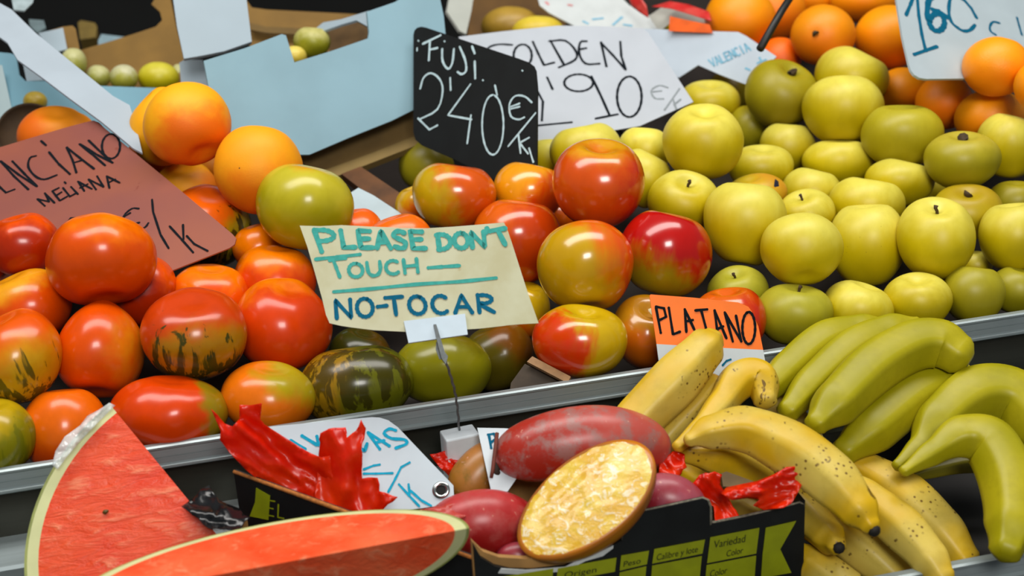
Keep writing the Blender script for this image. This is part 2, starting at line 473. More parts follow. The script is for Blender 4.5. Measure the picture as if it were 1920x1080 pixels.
fr(T, 28, 668, 88, 90, 'red and green streaked tomato at the left picture edge, second row from the rail', -.03, c=((214, 82, 4), (196, 150, 16)), d=(.4, -.6, .3), t=.4, soft=.6, st=(DKG, (.3, -.9, .1), .60, .85), ax=(-.3, .9, .3))
fr(T, 188, 655, 82, 93, 'heart-shaped red tomato directly under the big top tomato', -.01, shape='heart', c=(RED, (206, 120, 14)), d=(.85, .0, .2), t=.7, ax=(.0, -.9, .35))
fr(T, 365, 627, 99, 89, 'red tomato with ragged dark green streaks around its lower half', -.03, c=((198, 62, 8), (170, 120, 14)), d=(.3, -.8, .2), t=.2, st=((52, 56, 12), (-.25, -1, .05), .36, .95), shape='heart', ax=(.05, .8, .55))
fr(T, 531, 610, 92, 89, 'smooth orange-red tomato with a short dark crack, left of the yellow note', -.03, c=((206, 60, 5), ORA), d=(-.1, 1, 0), t=.7, ax=(.2, .85, .4), crack=(518, 662))
fr(T, 392, 560, 76, 66, 'orange-red tomato just below the pointed corner of the pink card', .01, c=(RED, ORA), d=(0, 1, 0), t=.4)
fr(T, 516, 527, 77, 68, 'orange tomato behind the cracked one, below the big green tomato', .01, c=((206, 64, 5), ORA), d=(0, 1, .1), t=.35, ax=(.1, .9, .2))
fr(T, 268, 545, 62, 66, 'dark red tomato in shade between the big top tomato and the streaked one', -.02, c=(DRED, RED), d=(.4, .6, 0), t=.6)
fr(T, 388, 424, 83, 80, 'orange tomato with brown corky scars and green stripes behind the pink card', .07, pin=1, c=((226, 96, 8), (160, 140, 16)), d=(.8, -.4, .1), t=.45, st=((60, 50, 12), (.7, -.7, .1), .62, .95), ax=(.2, .8, .5))
fr(T, 572, 388, 92, 82, 'big smooth green tomato standing high above the yellow note', -.03, c=((156, 148, 12), (178, 166, 40)), d=(.2, .5, .3), t=.5, tipc=((210, 130, 20), .75, 1.0), ax=(.2, .95, .1), mott=.08)
fr(T, 122, 806, 80, 76, 'orange tomato against the rail, just left of the tall watermelon tip', -.0, c=((220, 98, 6), (206, 70, 8)), d=(0, -1, 0), t=.4)
fr(T, -12, 822, 76, 74, 'yellow-green tomato at the rail in the lower left corner of the pile', -.0, c=((176, 146, 14), (120, 116, 12)), d=(.6, -.5, .1), t=.35, st=((92, 96, 12), (.8, -.3, 0), .7, .6))
fr(T, 317, 776, 110, 71, 'wide flat red tomato lying on the rail right of the tall watermelon tip', .0, c=((200, 60, 2), (138, 116, 14)), d=(.95, .25, 0), t=.85, soft=.15, ax=(.1, .95, .2))
fr(T, 503, 745, 88, 68, 'orange tomato with a greenish shoulder at the rail, behind the red plastic', .0, c=((216, 106, 8), (170, 150, 20)), d=(.6, .7, .1), t=.55, ax=(.15, .9, .3))
fr(T, 668, 724, 107, 76, 'dark green ribbed tomato with brown stripes at the rail below the yellow note', .0, c=((92, 94, 14), (150, 112, 16)), d=(-.85, .2, .2), t=.35, st=((46, 40, 8), (0, .2, .3), .5, .8), ax=(-.15, .97, .1))
fr(T, 829, 692, 93, 70, 'pale green shiny tomato right behind the metal clip of the yellow note', -.0, c=((136, 132, 18), (112, 104, 14)), d=(.2, .9, -.1), t=.55, ax=(0, .8, -.4), mott=.06)
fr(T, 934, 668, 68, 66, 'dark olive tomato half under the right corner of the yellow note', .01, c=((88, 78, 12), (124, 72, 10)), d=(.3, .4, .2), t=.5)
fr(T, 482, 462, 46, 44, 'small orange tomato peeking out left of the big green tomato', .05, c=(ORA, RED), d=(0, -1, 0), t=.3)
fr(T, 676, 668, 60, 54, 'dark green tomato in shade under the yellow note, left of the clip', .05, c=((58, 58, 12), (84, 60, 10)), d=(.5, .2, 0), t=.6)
fr(T, 668, 444, 52, 54, 'orange tomato whose top shows over the left half of the yellow note', .04, c=((228, 92, 8), RED), d=(0, -1, 0), t=.2)
fr(T, 748, 456, 66, 56, 'orange-red tomato whose flat top shows over the middle of the yellow note', .03, c=((228, 100, 8), RED), d=(0, -1, 0), t=.3)

P_ = 'peach'
pe = ((240, 166, 10), (232, 108, 0))
fr(P_, 351, 232, 81, 78, 'large orange-blushed peach on top of the peaches beside the blue carton', -.08, c=pe, d=(.35, -.5, .4), t=.42, ax=(.45, -.75, .35))
fr(P_, 306, 237, 62, 74, 'yellow peach behind the large blushed peach, its left side in view', .02, c=pe, d=(.8, -.5, 0), t=.5, ax=(-.6, .7, .3))
fr(P_, 485, 320, 83, 82, 'golden yellow peach with three dark specks, left of the blue carton', -.05, c=((238, 156, 6), (228, 120, 4)), d=(.3, -.8, .2), t=.35, ax=(.1, .95, -.2), specks=[(436, 312), (443, 316), (464, 322)])
fr(P_, 108, 256, 74, 58, 'reddish orange peach with its stalk hollow showing above the pink card', .10, c=((236, 140, 8), (228, 104, 4)), d=(-.6, -.3, .2), t=.2, ax=(.12, .75, .62))
fr(P_, 350, 352, 58, 50, 'yellow peach squeezed under the large blushed peach', .10, pin=1, c=((240, 160, 8), (230, 120, 6)), d=(.6, -.3, 0), t=.4, ax=(0, .8, .5))
fr(P_, 408, 322, 40, 36, 'shaded peach in the gap between the two front peaches', .15, pin=1, c=((220, 130, 8), (200, 90, 6)), d=(0, -1, 0), t=.2)
fr(P_, 286, 290, 44, 46, 'peach low behind the tip of the white tilted card', .06, c=((232, 120, 6), (206, 80, 4)), d=(0, -1, 0), t=.2)

F_ = 'fuji'
fy = (190, 158, 14)
fr(F_, 1122, 344, 87, 86, 'orange-red apple topmost of the red apples, stalk hollow upward', -.06, c=((206, 78, 8), (190, 26, 10)), d=(.9, .0, -.1), t=.45, tipc=((206, 150, 20), .55, .95), ax=(.04, .87, .42), stem=0)
fr(F_, 852, 368, 79, 63, 'orange apple with a yellow-green patch, under the black price board', -.03, c=((208, 84, 6), fy), d=(-.75, -.1, .5), t=.55, ax=(.15, .95, .1))
fr(F_, 990, 362, 65, 58, 'yellow-orange apple below the right end of the black price board', -.02, c=((222, 146, 10), (206, 64, 6)), d=(.8, -.5, 0), t=.15, ax=(.2, .95, 0))
fr(F_, 970, 453, 84, 80, 'deep orange-red apple right above the corner of the yellow note', .0, c=((196, 62, 6), (206, 90, 8)), d=(-.7, .6, 0), t=.4, ax=(.1, .95, .1))
fr(F_, 1097, 500, 91, 87, 'two-tone apple with a yellow-green face and red rim, right of the yellow note', -.05, c=((190, 148, 8), (216, 76, 6)), d=(.75, .35, -.35), t=.1, soft=.55, ax=(-.1, .85, -.3))
fr(F_, 1249, 476, 86, 82, 'shiny dark red apple with a green underside beside the golden apples', -.04, c=((184, 16, 10), (156, 136, 14)), d=(-.35, -.9, .2), t=.45, ax=(.2, .9, .1))
fr(F_, 1087, 640, 90, 70, 'red and yellow apple on the rail in front, with a hollow top', -.01, c=((200, 164, 12), (214, 52, 6)), d=(-.6, -.2, .45), t=.42, soft=.25, ax=(.1, .88, .35))
fr(F_, 1212, 622, 66, 70, 'brownish yellow apple beside the orange price card, white ring at its eye', .0, c=((172, 116, 14), (190, 92, 10)), d=(-.2, -.6, .2), t=.3, ax=(.1, .7, .6), ring=1)
fr(F_, 1366, 605, 70, 67, 'red apple mostly hidden behind the orange price card', .0, pin=1, c=((204, 90, 10), (196, 36, 8)), d=(.9, -.2, 0), t=.3, ax=(-.1, .9, .2))
fr(F_, 986, 580, 46, 53, 'yellow apple peeking out right of the lower half of the yellow note', .03, c=((200, 160, 14), (214, 100, 8)), d=(0, -.9, 0), t=.4)
fr(F_, 786, 386, 46, 44, 'small orange apple half hidden left of the apple with the yellow-green patch', .05, c=((206, 92, 8), (190, 150, 14)), d=(-.7, .5, 0), t=.3)
fr(F_, 1038, 412, 42, 40, 'orange apple deep in the gap under the topmost red apple', .07, c=((222, 96, 8), RED), d=(0, -1, 0), t=.3)

G_ = 'golden'
def g(cx, cy, rx, ry, label, dd=0., **k): fr(G_, cx, cy, rx, ry, label, dd, **k)
g(1318, 265, 76, 73, 'large golden apple with its pale stalk hollow up, right under the white price sheet', -.06, ax=(.0, .83, .45), st2=1)
g(1282, 377, 68, 59, 'golden apple with a stalk, wedged between the topmost red apple and the large golden one', -.02, ax=(.1, .65, .7), stem=1)
g(1398, 420, 78, 78, 'big golden apple right of the shiny dark red apple, one dark speck', -.04, ax=(.1, .95, .0), specks=[(1452, 410)])
g(1503, 467, 77, 68, 'smooth golden apple in the lower front, just right of the big speckled one', -.06, ax=(.0, .7, -.5))
g(1626, 460, 72, 78, 'golden apple with freckled shoulders in the middle of the front', -.04, ax=(-.05, .93, .1), spots=1)
g(1755, 447, 72, 79, 'golden apple showing a stalk in a deep hollow near the right', -.06, ax=(-.1, .82, .5), stem=1)
g(1900, 444, 64, 65, 'golden apple cut off by the right picture edge, level with the stalked one', -.03, ax=(-.1, .9, .1))
g(1383, 550, 58, 53, 'green-tinged apple behind the orange price card, stalk hollow up', .03, c=((158, 156, 26), (176, 170, 52)), ax=(-.2, .83, .45), stem=1)
g(1490, 590, 73, 58, 'greenish apple on the rail right of the orange price card', .0, c=((156, 148, 18), (168, 162, 46)), ax=(.1, .9, .25), stem=1)
g(1608, 582, 67, 57, 'golden apple on the rail directly under the freckled one', .0, ax=(.3, .9, .2))
g(1720, 563, 65, 53, 'golden apple on the rail with its eye up, under the stalked one', .0, ax=(-.1, .85, .45))
g(1826, 553, 57, 54, 'plain olive apple on the rail, next to last toward the right edge', .0, c=((150, 138, 12), (160, 150, 30)), ax=(.1, .9, 0))
g(1906, 545, 50, 45, 'apple at the right picture edge, lowest above the rail', .01, c=((150, 140, 14), (160, 150, 30)), ax=(.2, .9, .2))
g(1828, 500, 32, 30, 'small apple deep in the gap below the right edge apples', .05, ax=(0, .9, .2))
g(1465, 175, 68, 65, 'dull olive apple with a brown withered eye, at the top left of the golden pile', -.02, c=((158, 144, 16), (140, 124, 12)), d=(.2, -.8, 0), t=.2, ax=(.3, .72, .55), stem=2)
g(1598, 146, 70, 59, 'yellow apple at the very top of the golden pile, against the oranges', .02, ax=(.45, .8, .2))
g(1580, 207, 76, 62, 'apple with a vertical ridge near the top, in front of the topmost yellow one', -.05, ax=(.05, .97, -.1))
g(1692, 254, 76, 60, 'flattish olive apple with scratches right below the oranges', -.03, c=((164, 150, 14), (180, 168, 40)), ax=(-.05, .93, .25), spots=1)
g(1805, 300, 71, 56, 'apple with a brown-rimmed eye in the upper right of the golden pile', -.05, c=((158, 146, 14), (182, 166, 50)), ax=(-.05, .86, .4), stem=2)
g(1892, 273, 58, 62, 'apple at the right picture edge just below the oranges', -.01, ax=(.2, .9, .2), spots=1)
g(1330, 192, 58, 43, 'apple with a sunken top behind the right end of the white price sheet', .03, ax=(0, .8, .5))
g(1477, 276, 52, 45, 'bright pale apple below the withered-eye apple', .01, ax=(.1, .95, .1))
g(1572, 306, 68, 45, 'broad apple just under the ridged apple', .02, ax=(0, .93, .2))
g(1427, 315, 61, 45, 'pale apple right of the large golden apple by the price sheet', .02, ax=(.0, .85, .4))
g(1418, 364, 58, 40, 'apple with a small dark blue sticker, in the middle of the golden pile', .02, c=((196, 170, 18), (200, 140, 30)), d=(.5, .6, .2), t=.5, ax=(-.3, .8, .4), sticker=1)
g(1522, 364, 56, 50, 'pale round apple in the centre of the golden pile', .04, ax=(.2, .9, .1))
g(1512, 402, 54, 49, 'apple with a dark stalk behind the smooth lower front apple', .01, ax=(-.3, .75, .5), stem=1)
g(1625, 387, 72, 56, 'wide pale apple right above the freckled one', .01, ax=(.2, .93, .1))
g(1686, 342, 64, 45, 'apple left of and below the brown-rimmed-eye apple', .02, ax=(.3, .9, .1))
g(1742, 362, 46, 42, 'shaded apple in the gap above the stalked apple', .06, ax=(0, .9, 0))
g(1812, 397, 66, 53, 'apple with a rough brown eye right of the stalked apple', .01, c=((176, 154, 14), (170, 140, 20)), ax=(-.1, .75, .6), stem=2)
g(1902, 378, 50, 40, 'speckled dull apple at the right picture edge, halfway up the pile', .03, c=((150, 138, 14), (160, 146, 20)), ax=(0, .9, .3), spots=1)
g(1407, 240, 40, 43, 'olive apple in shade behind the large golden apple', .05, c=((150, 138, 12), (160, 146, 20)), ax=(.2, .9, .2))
g(1098, 288, 68, 58, 'yellow-green apple behind the topmost red apple, at the foot of the price sheet', .04, ax=(-.2, .95, .1))
g(1207, 286, 50, 46, 'pale yellow apple under the middle of the white price sheet', .04, ax=(.1, .95, 0))
g(1208, 335, 52, 56, 'yellow apple right behind the topmost red apple', .03, ax=(.4, .85, .1))
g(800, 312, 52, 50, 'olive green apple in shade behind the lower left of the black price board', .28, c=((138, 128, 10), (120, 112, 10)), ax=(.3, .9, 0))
g(1030, 302, 40, 40, 'small apple between the black price board and the yellow-green apple', .10, ax=(0, .95, 0))
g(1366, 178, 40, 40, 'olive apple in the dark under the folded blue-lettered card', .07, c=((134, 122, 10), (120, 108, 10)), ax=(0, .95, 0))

O_ = 'orange'
def oo(cx, cy, rx, ry, label, dd=0., **k): fr(O_, cx, cy, rx, ry, label, dd, **k)
oo(1543, 66, 60, 57, 'yellowish orange facing forward with its dark navel spot', .03, c=((236, 142, 4), (228, 116, 4)), ax=(-.42, -.1, .9), navel=1)
oo(1668, 70, 65, 60, 'orange half behind the left edge of the blue-lettered price board', .06)
oo(1388, 36, 66, 62, 'orange left of the black stick, above the folded card', .09)
oo(1452, 20, 58, 58, 'orange right behind the black stick, highest in view', .14, c=((240, 140, 6), (232, 112, 4)))
oo(1462, 112, 40, 42, 'small reddish orange showing beside the foot of the black stick', .08, c=((238, 104, 4), (220, 84, 4)))
oo(1522, -4, 52, 40, 'orange at the top picture edge above the one with the navel spot', .12)
oo(1620, 2, 62, 40, 'orange at the top picture edge, left of the blue-lettered price board', .12)
oo(1868, 125, 62, 56, 'orange in front of the lower right of the blue-lettered price board', -.11)
oo(1770, 192, 53, 51, 'deep orange below the blue-lettered price board, between two others', .02, c=((248, 138, 0), (240, 116, 0)))
oo(1857, 222, 66, 54, 'orange under the one in front of the price board', -.01)
oo(1694, 174, 52, 47, 'orange under the lower left corner of the blue-lettered price board', .05)
oo(1950, 160, 47, 48, 'orange cut off by the right picture edge below the price board', -.09)

# ---- settle the pile: start on the slope of the tray, then push overlapping fruit apart along the line of depth
PN = V((0, -sin(radians(22)), cos(radians(22)))); PO = V((0, .05, 1.012))
for k in FR:
    P = hit(k['cx'], k['cy'], PO, PN); k['d'] = k['d0'] = depth(P)+k['dd']
def fpos(k): return at(k['cx'], k['cy'], k['d'])
for it in range(420):
    mv = [0.0]*len(FR)
    for i in range(len(FR)):
        a = FR[i]
        for j in range(i+1, len(FR)):
            b = FR[j]
            if abs(a['cx']-b['cx']) > a['rx']+b['rx']+12 or abs(a['cy']-b['cy']) > a['ry']+b['ry']+12: continue
            v = fpos(b)-fpos(a); D = v.length; n = v/D
            def ext(k):
                s = k['d']/FPX; x = n.dot(RGT)*k['rx']*s; y = n.dot(UPV)*k['ry']*s; z = n.dot(FWD)*(k['rx']+k['ry'])/2*s
                return sqrt(x*x+y*y+z*z)
            need = (ext(a)+ext(b))*1.035
            if D < need:
                lat = v-FWD*v.dot(FWD); want = sqrt(max(need*need-lat.length_squared, 0))
                cur = b['d']-a['d']; s = 1 if (cur > 0 or (cur == 0 and b['dd'] > a['dd'])) else -1
                e = (want-abs(cur))*.25*s; mv[i] -= e; mv[j] += e
    for k, m in zip(FR, mv):
        if 'pin' in k: continue
        k['d'] += max(-.01, min(.01, m)) + (k['d0']-k['d'])*.004
        p = fpos(k); R = (k['rx']+k['ry'])/2*k['d']/FPX*.97
        gap = (p-V((0, 0, .895))).dot(V((0, -.2696, .963)))-R
        if k['cy'] > 300 or k['cx'] > 850:
            if gap < 0: k['d'] += gap*1.2
        if p.y-R < .004: k['d'] += (.004+R-p.y)*.8

rng = random.Random(11)
KIND = {T: ('tomato', 'tomato', 'tomatoes heaped on the left'), P_: ('peach', 'peach', 'peaches behind the tomatoes'),
        F_: ('red_apple', 'apple', 'red apples heaped in the middle'), G_: ('golden_apple', 'apple', 'golden apples heaped on the right'),
        O_: ('orange', 'orange', 'oranges behind the golden apples')}
SHAPE = {T: 'tomato', P_: 'peach', F_: 'apple', G_: 'apple', O_: 'orange'}
def speck_on(o, pts, kn, name, mat, rpx, k):
    """small flat blemishes on the skin of a fruit"""
    c = fpos(k); a = ([], [])
    for x, y in pts:
        s = k['d']/FPX; ux = (x-k['cx'])/k['rx']; uy = -(y-k['cy'])/k['ry']; uz = sqrt(max(.02, 1-ux*ux-uy*uy))
        p = c + (RGT*ux*k['rx']+UPV*uy*k['ry']-FWD*uz*(k['rx']+k['ry'])/2)*s*.985
        r = rpx*s; n = (p-c).normalized(); t = n.orthogonal().normalized(); b = n.cross(t)
        vs = [p+n*.0012]+[p+(t*cos(i*pi/4)+b*sin(i*pi/4))*r*(.8+.4*((i*7) % 3)/2)-n*.0004 for i in range(8)]
        add_geo(a, (vs, [(0, 1+i, 1+(i+1) % 8) for i in range(8)]))
    mesh_obj(name, a[0], a[1], mat, o)
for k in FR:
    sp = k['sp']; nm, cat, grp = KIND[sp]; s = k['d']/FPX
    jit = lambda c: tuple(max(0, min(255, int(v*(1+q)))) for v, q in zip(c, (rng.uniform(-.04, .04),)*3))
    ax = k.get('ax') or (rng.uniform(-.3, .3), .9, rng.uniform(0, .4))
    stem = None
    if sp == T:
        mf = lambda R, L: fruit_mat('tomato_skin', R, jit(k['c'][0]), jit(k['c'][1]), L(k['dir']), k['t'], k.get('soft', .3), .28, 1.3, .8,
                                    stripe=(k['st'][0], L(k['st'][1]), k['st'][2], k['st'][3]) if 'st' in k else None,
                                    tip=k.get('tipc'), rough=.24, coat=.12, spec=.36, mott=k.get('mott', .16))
    elif sp == P_:
        mf = lambda R, L: fruit_mat('peach_skin', R, k['c'][0], k['c'][1], L(k['dir']), k['t'], .4, .25, 1.6, 1, rough=.55, mott=.08, bump=(30, .08), spec=.35)
    elif sp == F_:
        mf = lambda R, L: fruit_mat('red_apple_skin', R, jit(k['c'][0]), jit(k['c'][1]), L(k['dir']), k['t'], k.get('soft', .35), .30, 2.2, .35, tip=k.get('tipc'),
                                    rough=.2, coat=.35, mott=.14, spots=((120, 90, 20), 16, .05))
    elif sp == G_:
        c = k.get('c') or (jit((192, 170, 2)), jit((214, 202, 82)))  # second, paler tone towards the top paints the light on the apples into the colour
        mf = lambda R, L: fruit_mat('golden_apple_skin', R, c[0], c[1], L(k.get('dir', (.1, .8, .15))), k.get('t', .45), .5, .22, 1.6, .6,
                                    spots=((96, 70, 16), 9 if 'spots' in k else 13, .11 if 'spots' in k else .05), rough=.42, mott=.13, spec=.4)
        if k.get('stem') == 1: stem = ('stalk', .22, .055)
        if k.get('stem') == 2: stem = ('withered_eye', .10, .15)
    else:
        c = k.get('c') or (jit((250, 154, 0)), (244, 132, 0))
        mf = lambda R, L: fruit_mat('orange_peel', R, c[0], c[1], L((0, -1, 0)), .1, .5, .2, 1.2, 1, rough=.42, mott=.06, bump=(34, .25), spec=.4)
        if k.get('navel'): stem = ('navel', .05, .11)
    o, Q, loc = build_fruit(nm, k.get('shape', SHAPE[sp]), fpos(k), k['rx']*s, k['ry']*s, scr(ax), rng, mf, k['label'], cat, grp, stem)
    k['o'] = o
    if 'specks' in k: speck_on(o, k['specks'], 0, 'speck', plain('speck_brown', (60, 36, 10), .8), 5, k)
    if 'crack' in k: speck_on(o, [(518, 652), (518, 660), (519, 668), (520, 675)], 0, 'crack', plain('crack_dark', (34, 24, 8), .8), 6, k)
    if 'sticker' in k:
        speck_on(o, [(1452, 350)], 0, 'sticker', plain('sticker_blue', (24, 32, 58), .4), 11, k)
    if 'ring' in k: speck_on(o, [(1219, 582)], 0, 'eye_ring', plain('eye_pale', (214, 200, 150), .6), 8, k); speck_on(o, [(1219, 584)], 0, 'eye', plain('speck_brown', (60, 36, 10), .8), 5, k)

# ------------------------------------------------------------------ price cards and notes
WHITE = plain('white_card', (190, 200, 206), .5, 0, .04, 30)
def paper_mat():
    t = NT('yellowed_paper'); p = t.obj(1)
    n = t.noise(p, 22, 5, .6); n2 = t.noise(p, 7, 2)
    c = t.mix(t.ramp(n, .35, .75), lin((184, 184, 154)), lin((172, 168, 132)))
    c = t.mix(t.ramp(n2, .55, .8, 0, .6), c, lin((200, 200, 176)))
    n3 = t.noise(p, 45, 2); c = t.mix(t.ramp(n3, .76, .82, 0, .5), c, lin((150, 124, 70)))
    return t.fin(c, .75)
TEAL = ink_mat('teal_marker', (62, 156, 146)); BLUE = ink_mat('blue_marker', (0, 92, 122)); BLACK = ink_mat('black_marker', (8, 16, 24))
CYAN = ink_mat('cyan_marker', (20, 156, 190)); CHALK = ink_mat('chalk', (176, 200, 206))

# --- yellow note on its wire stand
ns = empty('note_stand', at(862, 850, 1.27))
tag(ns, 'wire clip stand on a white block holding the yellow note', 'sign holder')
yn = sign('paper_note', 'yellowed handwritten note asking people not to touch', 'note',
          [(562, 423), (600, 424), (640, 422), (700, 425), (760, 427), (800, 428), (850, 425), (900, 421), (945, 417), (952, 432), (962, 462), (975, 503), (990, 550), (1010, 606), (975, 608), (950, 610), (945, 611), (900, 616), (850, 619), (800, 621), (760, 622), (700, 619), (660, 614), (640, 611), (618, 606), (611, 590), (604, 560), (590, 510), (576, 462)],
          [(562, 422, 1.255), (945, 418, 1.26), (1010, 605, 1.235)], paper_mat(), .0006)
ink(yn, 'lettering', word('P', 585, 431, 626, 429, 14, 41) + word('LEASE', 636, 432, 792, 434, 6, 32, .3) + word('DON', 818, 440, 908, 434, 3, 28, .2)
    + [[(913, 428), (911, 436)]] + word('T', 918, 432, 947, 428, 14, 28), 9.5, TEAL)
ink(yn, 'lettering', [[(592, 486), (630, 482), (675, 477)], [(618, 488), (648, 484)], [(625, 488), (631, 503), (637, 519)]] + word('OUCH', 652, 495, 782, 485, 3, 25, .28)
    + [[(803, 502), (830, 500), (861, 498)], [(626, 547), (700, 541), (780, 533), (860, 528), (930, 521)]], 7, TEAL)
ink(yn, 'lettering', word('NO', 627, 563, 698, 559, 3, 34, .3) + [[(708, 575), (725, 573)]] + word('TOCAR', 722, 557, 924, 552, 4, 33, .33), 7.8, BLUE)
# folded white tab that the clip bites on
tab = sign('clip_tab', None, None, [(757, 602), (872, 588), (877, 627), (766, 643)], [(757, 602, 1.226), (872, 588, 1.232), (766, 643, 1.222)], plain('tab_plastic', (184, 202, 214), .4, 0, .03), .004, parent=ns)
cp0, cn = plane3([(757, 602, 1.222), (872, 588, 1.228), (766, 643, 1.218)])
STEELM = plain('clip_steel', (84, 88, 88), .45, .7, .15, 300)
acc = ([], [])
jaw = [hit(x, y, cp0, cn) for x, y in ((813, 608), (818, 608), (834, 660), (840, 668), (836, 683), (828, 672), (822, 650))]
add_geo(acc, (jaw+[p-cn*.004 for p in jaw], [tuple(range(7)), tuple(range(13, 6, -1))]+[(i, (i+1) % 7, (i+1) % 7+7, i+7) for i in range(7)]))
jaw2 = [hit(x, y, cp0-cn*.007, cn) for x, y in ((818, 640), (824, 648), (831, 672), (824, 674), (817, 655))]
add_geo(acc, (jaw2+[p-cn*.0015 for p in jaw2], [tuple(range(5)), tuple(range(9, 4, -1))]+[(i, (i+1) % 5, (i+1) % 5+5, i+5) for i in range(5)]))
mesh_obj('alligator_clip', acc[0], acc[1], STEELM, ns, smooth=False)
wp = catmull([at(834, 672, 1.226), at(845, 705, 1.235), at(853, 735, 1.248), at(858, 768, 1.262), at(861, 806, 1.27)], 10)
tw = [p+(RGT*cos(i*1.1)+FWD*sin(i*1.1))*.00035 for i, p in enumerate(wp)]
g1 = tube_geo(tw, [.0011]*len(tw), 8); mesh_obj('wire_stem', g1[0], g1[1], plain('wire_grey', (112, 116, 118), .4, .6, .2, 400), ns)
yaw_m = Matrix.Rotation(radians(6), 3, 'Z')
wc = at(863, 830, 1.272); wt = at(863, 808, 1.27)
bz = .931; wz = wt.z
me_ = box_geo((wc.x, wc.y, (bz+wz)/2), (.031, .022, wz-bz), yaw_m)
wo = mesh_obj('weight_block', me_[0], me_[1], plain('block_white', (216, 226, 232), .45, 0, .06, 60), ns, smooth=False)
bv = wo.modifiers.new('bevel', 'BEVEL'); bv.width = .0015; bv.segments = 2

# --- pink tomato card
pk_t = NT('pink_card'); _p = pk_t.obj(1); _n = pk_t.noise(_p, 9, 3); _c = pk_t.mix(pk_t.ramp(_n, .3, .7), lin((142, 76, 54)), lin((128, 68, 58)))
_v = pk_t.noise(_p, 70, 2); _c = pk_t.mix(pk_t.ramp(_v, .72, .78, 0, .7), _c, lin((120, 50, 30)))
PINK = pk_t.fin(_c, .45)
pk = sign('price_card', 'pink price card for tomatoes standing behind the big red tomato', 'price card',
          [(-70, 296), (0, 276), (120, 240), (165, 228), (176, 226), (186, 230), (196, 240), (330, 350), (436, 439), (443, 447), (440, 458), (430, 465), (318, 509), (240, 540), (-70, 560)],
          [(178, 227, 1.585), (443, 445, 1.435), (0, 275, 1.575)], PINK, .0015)
ink(pk, 'lettering', [[(-10, 336), (0, 351), (11, 361), (27, 355)], [(1, 302), (26, 330), (53, 355)], [(3, 303), (36, 328), (69, 349)], [(23, 302), (48, 328), (69, 349)],
    [(67, 292), (56, 296), (53, 313), (66, 330), (83, 336), (106, 328)], [(77, 264), (86, 272)], [(92, 285), (110, 307), (131, 326)],
    [(125, 276), (136, 300), (143, 323)], [(125, 276), (150, 296), (176, 316)], [(138, 305), (155, 300)],
    [(149, 270), (174, 290), (197, 310)], [(150, 270), (182, 290), (211, 305)], [(166, 263), (190, 286), (211, 305)], ell(208, 274, 17, 23, -150, 205, 16)], 4.6, BLACK)
ink(pk, 'lettering', [[(70, 373), (84, 386)], [(70, 373), (92, 378)], [(84, 362), (92, 378)], [(84, 362), (102, 380)]] + [[(98, 358), (112, 376), (126, 368)], [(98, 358), (110, 352)], [(104, 367), (115, 360)]]
    + [[(118, 352), (131, 368), (142, 362)]] + [[(121, 341), (123, 343)], [(133, 350), (146, 364)]] + [[(146, 340), (158, 358)], [(146, 340), (172, 354)], [(150, 352), (164, 345)]]
    + [[(166, 336), (180, 355)], [(166, 336), (194, 350)], [(182, 330), (194, 350)]] + [[(200, 330), (205, 352)], [(200, 330), (224, 342)], [(204, 342), (216, 336)]], 4.0, BLACK)
ink(pk, 'lettering', [[(122, 423), (132, 409), (148, 408), (154, 416)], [(260, 391), (247, 391), (232, 405), (236, 420), (250, 430), (264, 429), (273, 425), (278, 418)], [(231, 407), (244, 399)], [(246, 421), (261, 417)],
    [(285, 374), (287, 397), (301, 440), (316, 465)], [(318, 424), (340, 448), (362, 473)], [(343, 421), (344, 448)], [(350, 442), (364, 457), (389, 470)]], 4.2, BLACK)

# --- black fuji board
BB = plain('black_board', (9, 13, 14), .6, 0, .2, 40, 0, .2)
bb = sign('price_board', 'small black board with chalked price behind the red apples', 'price board',
          [(775, 66), (777, 57), (782, 52), (790, 50), (800, 52), (973, 110), (992, 117), (1000, 123), (1004, 132), (1007, 165), (1006, 315), (1000, 372), (940, 344), (927, 337), (855, 300), (790, 272), (779, 262), (775, 248)],
          [(775, 57, 1.71), (1003, 128, 1.605), (775, 247, 1.675)], BB, .003)
ink(bb, 'lettering', [[(793, 82), (826, 66)], [(806, 78), (804, 113)], [(806, 93), (820, 90)]] + [[(829, 92), (830, 115), (840, 129), (848, 118), (851, 92)], [(862, 88), (872, 112), (874, 132), (866, 139), (858, 135)], [(885, 87), (890, 100)], [(890, 115), (891, 147)]], 4.5, CHALK)
ink(bb, 'lettering', [[(788, 166), (794, 146), (808, 137), (824, 148), (830, 170), (820, 205), (786, 224)], [(784, 222), (805, 243), (820, 235)], [(844, 146), (845, 169)],
    [(882, 158), (840, 216), (884, 224)], [(883, 216), (876, 269)], ell(924, 234, 20, 56, -80, 270, 22), [(928, 160), (932, 178)],
    [(997, 192), (984, 181), (966, 180), (955, 196), (958, 218), (972, 224), (983, 220)], [(958, 200), (974, 194)], [(958, 204), (974, 200)],
    [(1004, 212), (953, 274)], [(972, 252), (976, 287)], [(974, 268), (992, 258)], [(976, 270), (990, 288)], [(992, 278), (1000, 304)]], 3.7, CHALK)
ink(bb, 'chalk_mark', [[(784, 76), (785, 77)], [(782, 90), (782, 95)], [(833, 77), (834, 78)], [(979, 132), (980, 133)], [(905, 150), (906, 151)]], 3.0, CHALK)

